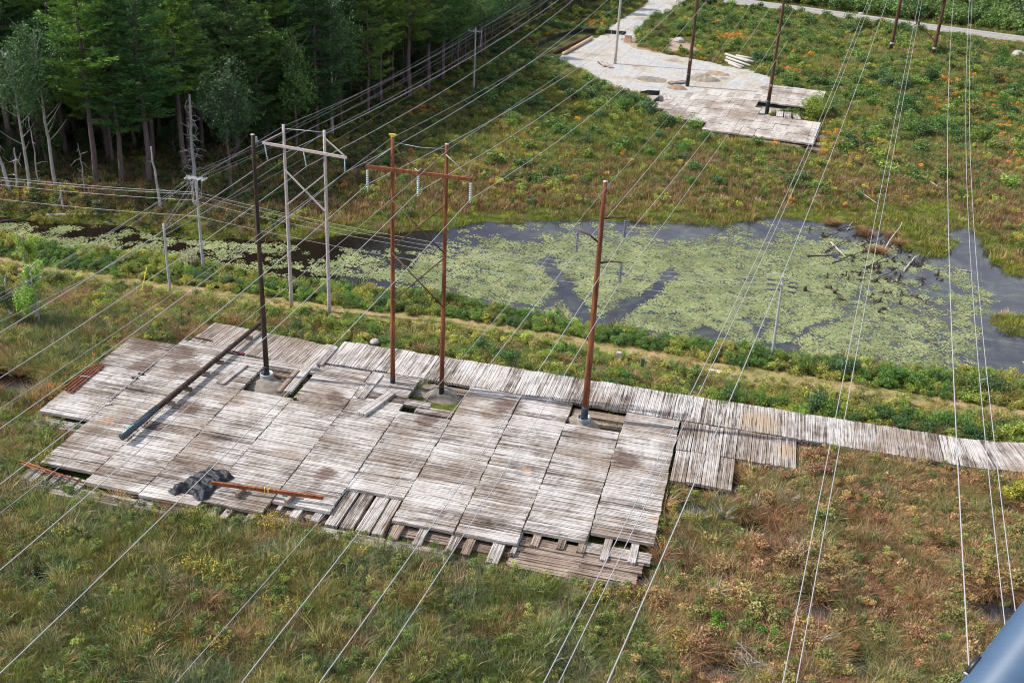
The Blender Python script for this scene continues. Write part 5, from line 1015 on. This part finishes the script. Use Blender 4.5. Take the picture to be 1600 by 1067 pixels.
mound('sand_mound',612,600,2.3,1.7,.62,M_sand,'grey sand mound round the left foot of the rusty frame','sand mound',.3,1); mound('sand_mound',693,612,1.9,1.35,.6,M_sand,'grey sand mound round the right foot of the rusty frame','sand mound',.3,2); mound('sand_mound',650,600,2.6,1.6,.4,M_sand,'low sandy heap between the feet of the rusty frame','sand mound',.3,3)
mound('sand_mound',418,600,2.0,1.5,.5,M_sand,'brown earth mound round the ring of the dark pole','earth mound',.25,4); mound('earth_heap',385,590,1.9,1.6,.3,M_sand,'low earth heap in the left pole hole','earth mound',.2,5); mound('sand_mound',905,660,1.8,1.3,.75,M_sand,'pale sand heap round the ring of the single steel pole','sand mound',.2,6)
mound('gravel_pile',1100,122,3.2,2.4,1.3,M_sand,'rough rubble pile right of the middle steel pole on the gravel','gravel pile',.1,7); mound('gravel_pile',1018,124,3.4,2.4,.5,M_sand,'flat grey sand pile on the gravel pad','gravel pile',.15,8); mound('earth_heap',1122,115,2.6,1.8,.5,M_brownsand,'small brown earth heap behind the rubble pile','earth mound',.15,9); mound('earth_heap',1058,137,2.2,1.6,.8,M_brownsand,'brown earth heap left of the middle steel pole','earth mound',.1,10)
x,y,z=[],[],[]
def clump_at(px_,py_,n,r,key,cols,name,label,z0=.4,s=(.4,.8)):
    X_,Y_=G(px_,py_,z0); a=rng.uniform(0,6.28,n);q=r*np.sqrt(rng.uniform(0,1,n)); scatter(name,key,np.stack([X_+q*np.cos(a),Y_+q*np.sin(a),np.full(n,z0)],-1),rng.uniform(*s,n),pal(cols,rng.uniform(0,1,n),q,q),label,'grass')
clump_at(388,585,26,1.3,'herb',[(.09,.2,.02),(.15,.25,.03)],'hole_weeds','bright green weeds in the left pole hole',.3); clump_at(652,600,14,.9,'grass',[(.15,.2,.04),(.22,.24,.06)],'hole_grass','sparse grass between the feet of the rusty frame',.55,(.5,.9)); clump_at(958,660,26,1.2,'grass',[(.14,.17,.04),(.25,.22,.08)],'hole_grass','tufts of grass in the right pole hole',.1,(.6,1.1))
def stake(px_,py_,hh,label,mat=M_orange,cat='stake'):
    X_,Y_=G(px_,py_,.2); e=empty('flagged_stake',(0,0,0),label,cat); mb=MB(); mb.box((X_,Y_,.2+hh/2),(.05,.05,hh)); part('stake_post',mb,M_box,e,False); mb=MB(); mb.add([(X_,Y_,.2+hh),(X_+.3,Y_+.05,.15+hh),(X_+.26,Y_,hh-.15),(X_,Y_,hh-.1)],[(0,1,2,3)]); part('flag',mb,mat,e,False)
stake(331,505,1.7,'thin orange stake at the back left corner of the mat road'); stake(148,578,1.8,'orange stake above the bundle of rusty tubes'); stake(79,622,1.5,'pale orange stake beside the rusty tubes')
X_,Y_=G(229,455,.2); mb=MB(); mb.tube([(X_,Y_-1.2,.2),(X_+.35,Y_,3.0)],.05,6); tag(mb.build('yellow_guy_guard',plain('yellow_plastic',(.8,.6,.05),.4)),'slanting yellow guy wire guard left of the stub pole','guy guard')
def rock(px_,py_,r,label,group=None,z0=.15,sq=.75,mat=None):
    X_,Y_=G(px_,py_,z0+r*.3); g=np.random.default_rng(px_); mb=MB(); n,m=12,8; vs=[]
    for j in range(m+1):
        for k in range(n):
            ph=math.pi*j/m; th_=2*math.pi*k/n; d=(math.sin(ph)*math.cos(th_),math.sin(ph)*math.sin(th_),math.cos(ph)); q=r*(.82+.36*float(vn(d[0]*2+px_,d[1]*2+d[2]*1.7,.8,3))); vs.append((X_+d[0]*q*1.15,Y_+d[1]*q,z0+d[2]*q*sq+r*.3))
    mb.add(vs,[(j*n+k,j*n+(k+1)%n,(j+1)*n+(k+1)%n,(j+1)*n+k) for j in range(m) for k in range(n)]); tag(mb.build('rock',mat or M_rock,smooth=False),label,'rock',group)
rock(585,534,.42,'angular pale rock just behind the mat road',z0=.7); rock(1260,168,.75,'left of the three pale rocks by the far mats','rocks by the far mats'); rock(1268,165,.65,'small middle rock of three by the far mats','rocks by the far mats'); rock(1281,164,.95,'largest right rock of three by the far mats','rocks by the far mats'); rock(1061,64,1.1,'big pale boulder on the bank behind the gravel pad'); rock(861,92,.8,'pale rock at the left tip of the gravel pad'); rock(1479,232,.5,'small white rock in the meadow at right'); rock(1303,228,.4,'tiny white rock in the meadow below the orange leaves'); rock(1591,88,1.6,'grey rock outcrop at the right edge by the road')
rock(1148,596,.35,'small rock on the sandy patch of the track'); rock(1345,22,.6,'pale roadside rock beyond the road',z0=.3); rock(1005,70,.45,'small stone at the gravel edge below the boulder'); rock(1090,84,.4,'small stone on the earth verge')
patch('sandy_patch',[G(a,b,.3) for a,b in [(1105,575),(1135,578),(1160,590),(1180,600),(1165,606),(1135,600),(1112,590)]],.45,gravelmat('pale_sand',(.46,.38,.31),(.52,.44,.36),(.40,.29,.2)),'sandy patch washed out on the track','sandy patch',.4,.5)
X_,Y_=G(966,562,.4); mb=MB(); mb.box((X_,Y_,.75),(.5,.4,.9)); mb.box((X_,Y_,1.23),(.42,.34,.05)); mb.tube([(X_-.2,Y_-.21,.4),(X_-.18,Y_-.22,1.15)],.03,5); tag(mb.build('wooden_post_stump',M_wood),'square cut wooden post stump beside the track','post stump')
X_,Y_=G(1003,578,.4); mb=MB(); mb.box((X_,Y_,.9),(.3,.25,1.4)); mb.box((X_,Y_,1.62),(.34,.29,.07)); mb.box((X_,Y_-.14,1.2),(.2,.04,.4)); tag(mb.build('green_marker_post',plain('dark_green_post',(.04,.10,.05),.6)),'dark green marker post by the track left of the yellow bush','marker post')
X_,Y_=G(981,66,.2); e=empty('wooden_crate_post',(0,0,0),'tan wooden cable box beside the gravel drive','box'); mb=MB(); mb.box((X_,Y_,.95),(1.5,1.2,1.5)); part('box_body',mb,M_box,e,False); mb=MB(); mb.box((X_,Y_,1.76),(1.65,1.35,.1)); part('lid',mb,M_wood,e,False)
# pale pole stack, long poles, silt fence
for i,(a,b_,zr) in enumerate((((1133,95),(1162,105),.35),((1135,91),(1172,104),.4),((1133,88),(1168,100),.75),((1150,88),(1176,93),.4),((1153,91),(1176,97),.35),((1158,95),(1177,100),.7),((1139,99),(1158,107),.3))):
    A,B_=G(*a,.3),G(*b_,.3); mb=MB(); mb.tube([(A[0],A[1],zr),(B_[0],B_[1],zr)],.27,9); tag(mb.build('cut_pole',M_white,smooth=True),f'{ordw(i+1)} pale pole in the loose stack right of the gravel pad','cut pole','pale poles stacked by the gravel pad')
for i,(a,b_,m,l) in enumerate((((866,83),(921,57),M_rustd,'upper long dark pole lying at the left edge of the gravel pad'),((880,85),(925,60),M_box,'lower long tan pole lying at the left edge of the gravel pad'))):
    A,B_=G(*a,.4),G(*b_,.4); mb=MB(); mb.tube([(A[0],A[1],.5),(A[0]*.4+B_[0]*.6,A[1]*.4+B_[1]*.6,.5),(B_[0],B_[1],.5)],[.34,.36,.38],10); tag(mb.build('long_pole',m,smooth=True),l,'pole','long poles beside the gravel pad')
def fence(pl,label,hh=1.0):
    P_=[G(a,b_,.1) for a,b_ in pl]; mb=MB(); ps=MB(); e=empty('silt_fence',(0,0,0),label,'silt fence')
    for k in range(len(P_)-1):
        a,b_=P_[k],P_[k+1]; mb.bar((a[0],a[1],hh/2+.05),(b_[0],b_[1],hh/2+.05),.04,hh)
        st=MB(); st.box((a[0],a[1],hh/2+.15),(.09,.09,hh+.3)); part('post',st,M_box,e,False)
    part('fabric',mb,M_black,e,False)
fence([(838,92),(836,84),(840,75),(852,68),(870,60),(890,55),(910,51),(935,52),(955,54),(978,56)],'low black silt fence curving round the left end of the gravel'); fence([(1000,151),(1012,149),(1030,150),(1029,158),(1020,165),(1016,170)],'short black silt fence piece at the left corner of the far mats'); fence([(1262,173),(1270,176),(1275,182)],'tiny black silt fence piece beside the pale rocks',.8)
# driftwood and stumps
def logm(px0,py0,px1,py1,r,label,group,mat=M_log,z0=0.,z1=None,br=2,cat='log'):
    a,b_=G(px0,py0,z0),G(px1,py1,z0); z1=z0 if z1 is None else z1; g=random.Random(px0*7+py0); mb=MB(); n=6
    P_=[(a[0]+(b_[0]-a[0])*i/n+g.gauss(0,.06),a[1]+(b_[1]-a[1])*i/n+g.gauss(0,.06),z0+(z1-z0)*i/n+r*.6+g.gauss(0,.03)) for i in range(n+1)]; r*=.72; mb.tube(P_,[r*(1-.6*i/n) for i in range(n+1)],7)
    for _ in range(br): i=g.randrange(1,n); q=P_[i]; mb.tube([q,(q[0]+g.uniform(-.8,.8),q[1]+g.uniform(-.5,.5),q[2]+g.uniform(.1,.6))],[r*.35,r*.1],4)
    tag(mb.build('fallen_log',mat),label,cat,group)
LG=[(1433,271,1470,296,.22,'pale bleached log lying in the meadow at upper right'),(1337,296,1370,319,.16,'thin pale log lying left below the bleached meadow log'),(1298,380,1322,404,.2,'pale pointed log sticking up in the stump patch'),(1262,401,1337,399,.14,'dark straight log floating in the stump patch'),(1377,398,1408,356,.17,'long slanting pale branch right of the sedge clump'),(1411,425,1431,402,.2,'short pale log at the right of the stump patch'),(1448,344,1455,362,.12,'thin pale branch on the grassy islet'),(1325,360,1333,343,.13,'short leaning grey branch behind the stump patch'),(1400,268,1432,276,.1,'thin pale stick in the meadow above the islet'),(1400,292,1425,303,.1,'thin fallen stick left above the islet'),(1499,423,1520,424,.12,'thin pale stick in the open water at right'),(1592,318,1575,340,.16,'grey log at the right frame edge'),
 (75,338,183,338,.3,'long grey log lying on the shore below the pines'),(0,348,62,340,.25,'grey log at the left edge of the dark pond'),(10,330,55,322,.2,'bleached log behind the left shore'),(150,345,178,351,.14,'forked branch in the water below the long log'),(180,362,215,349,.16,'grey branch slanting into the dark water'),(596,337,624,341,.16,'small pale log on the far pond shore')]
for a in LG: logm(*a[:4],a[4],a[5],'driftwood and fallen logs',mat=M_dlog if 'dark' in a[5] else M_log,z0=-.15 if 'meadow' not in a[5] else .3,z1=None if 'stick' in a[5] else (.6 if 'pointed' in a[5] or 'slanting' in a[5] else None))
g=random.Random(3); ns=0
for _ in range(120):
    px_,py_=g.gauss(1375,55),g.gauss(405,42)
    if not(1250<px_<1480 and 345<py_<500): continue
    X_,Y_=G(px_,py_,WZ); 
    if float(height(X_,Y_))>-.35: continue
    mb=MB(); hh=g.uniform(.2,.8); r=g.uniform(.07,.2); mb.tube([(X_,Y_,-.7),(X_+g.gauss(0,.05),Y_,WZ+hh*.6),(X_+g.gauss(0,.15),Y_+g.gauss(0,.1),WZ+hh)],[r*1.4,r,r*.45],7)
    for k in range(g.randint(2,5)): a=g.uniform(0,6.28); mb.tube([(X_,Y_,WZ+.12),(X_+math.cos(a)*r*4,Y_+math.sin(a)*r*4,WZ-.05+g.uniform(0,.3))],[r*.5,r*.2],4)
    tag(mb.build('tree_stump',M_dlog),'dark rotten stump standing in the pond among driftwood','stump','dark stumps in the pond'); ns+=1
for i,(a,b_) in enumerate(((1355,368),(1371,395),(1348,362),(1408,383),(1300,350),(1395,372))): clump_at(a,b_,12,.7,'sedge',BROWN,'sedge_islet',f'brown sedge clump rising from the pond, {ordw(i+1)} from the stump patch',-.25,(.8,1.3))
mound_=G(1175,1040,.3); g=random.Random(9); mb=MB()
for _ in range(150):
    t=g.uniform(0,1); cx2,cy2=G(1150+t*60,1015+t*45,.3); a=g.gauss(-.9,.5); L_=g.uniform(.5,1.8); z_=g.uniform(.2,.9); mb.tube([(cx2+g.gauss(0,.5),cy2+g.gauss(0,.35),z_),(cx2+math.cos(a)*L_,cy2+math.sin(a)*L_,z_+g.uniform(-.2,.3))],[.03,.012],4,cap=False)
tag(mb.build('brush_pile',M_snag),'pile of bare grey brush at the bottom of the marsh','brush pile')
for i,(a,b_) in enumerate(((1130,815),(1230,790),(1180,800),(1240,870),(1120,935),(1410,715),(1275,1010))):
    X_,Y_=G(a,b_,.2); mb=MB()
    for k in range(14):
        an=g.uniform(0,6.28); L_=g.uniform(.5,1.3); h1=g.uniform(1.1,2.0); mb.tube([(X_,Y_,0),(X_+math.cos(an)*L_*.3,Y_+math.sin(an)*L_*.3,h1*.6),(X_+math.cos(an)*L_,Y_+math.sin(an)*L_,h1)],[.03,.02,.007],4,cap=False)
    tag(mb.build('dead_shrub',M_snag),f'bare grey twiggy shrub in the brown marsh, {ordw(i+1)} from left below the mat road','dead shrub','bare shrubs in the brown marsh')
# ------------------------------------------------------------------ helicopter skid close to the camera
def near(px_,py_,dist): d=ray(px_,py_); d=d/np.linalg.norm(d); return CP+d*dist
A=near(1542,1112,2.2);B_=near(1668,948,2.25); d_=B_-A; e=empty('helicopter_skid',(0,0,0),'blue grey helicopter skid tube close by at the bottom right corner','skid tube')
mb=MB(); mb.tube([tuple(A-d_*1.2),tuple(A),tuple(B_),tuple(B_+d_*1.6)],.062,32); part('skid_tube',mb,M_skid,e)
c=near(1511,1052,2.19); mb=MB(); mb.tube([tuple(c),tuple(c+d_*.16)],[.006,.007],12); part('step_clip',mb,M_black,e); mb=MB(); mb.tube([tuple(c-d_*.012),tuple(c)],[.0062,.0062],12); part('clip_end',mb,M_galv,e)

for k_,(a,b,c_,d_) in enumerate(((1290,395,1330,372),(1300,412,1345,398),(1310,360,1342,352),(1345,385,1372,372),(1350,420,1392,402),(1360,440,1402,425),(1395,440,1425,452),(1330,425,1362,432),(1385,375,1400,350),(1420,395,1445,380),(1285,372,1318,366),(1405,460,1432,470))): logm(a,b,c_,d_,.13,f'thin dark sunken branch tangled in the stump patch','sunken dark branches in the stump patch',mat=M_dlog,z0=-.2,z1=.15,br=5,cat='branch')
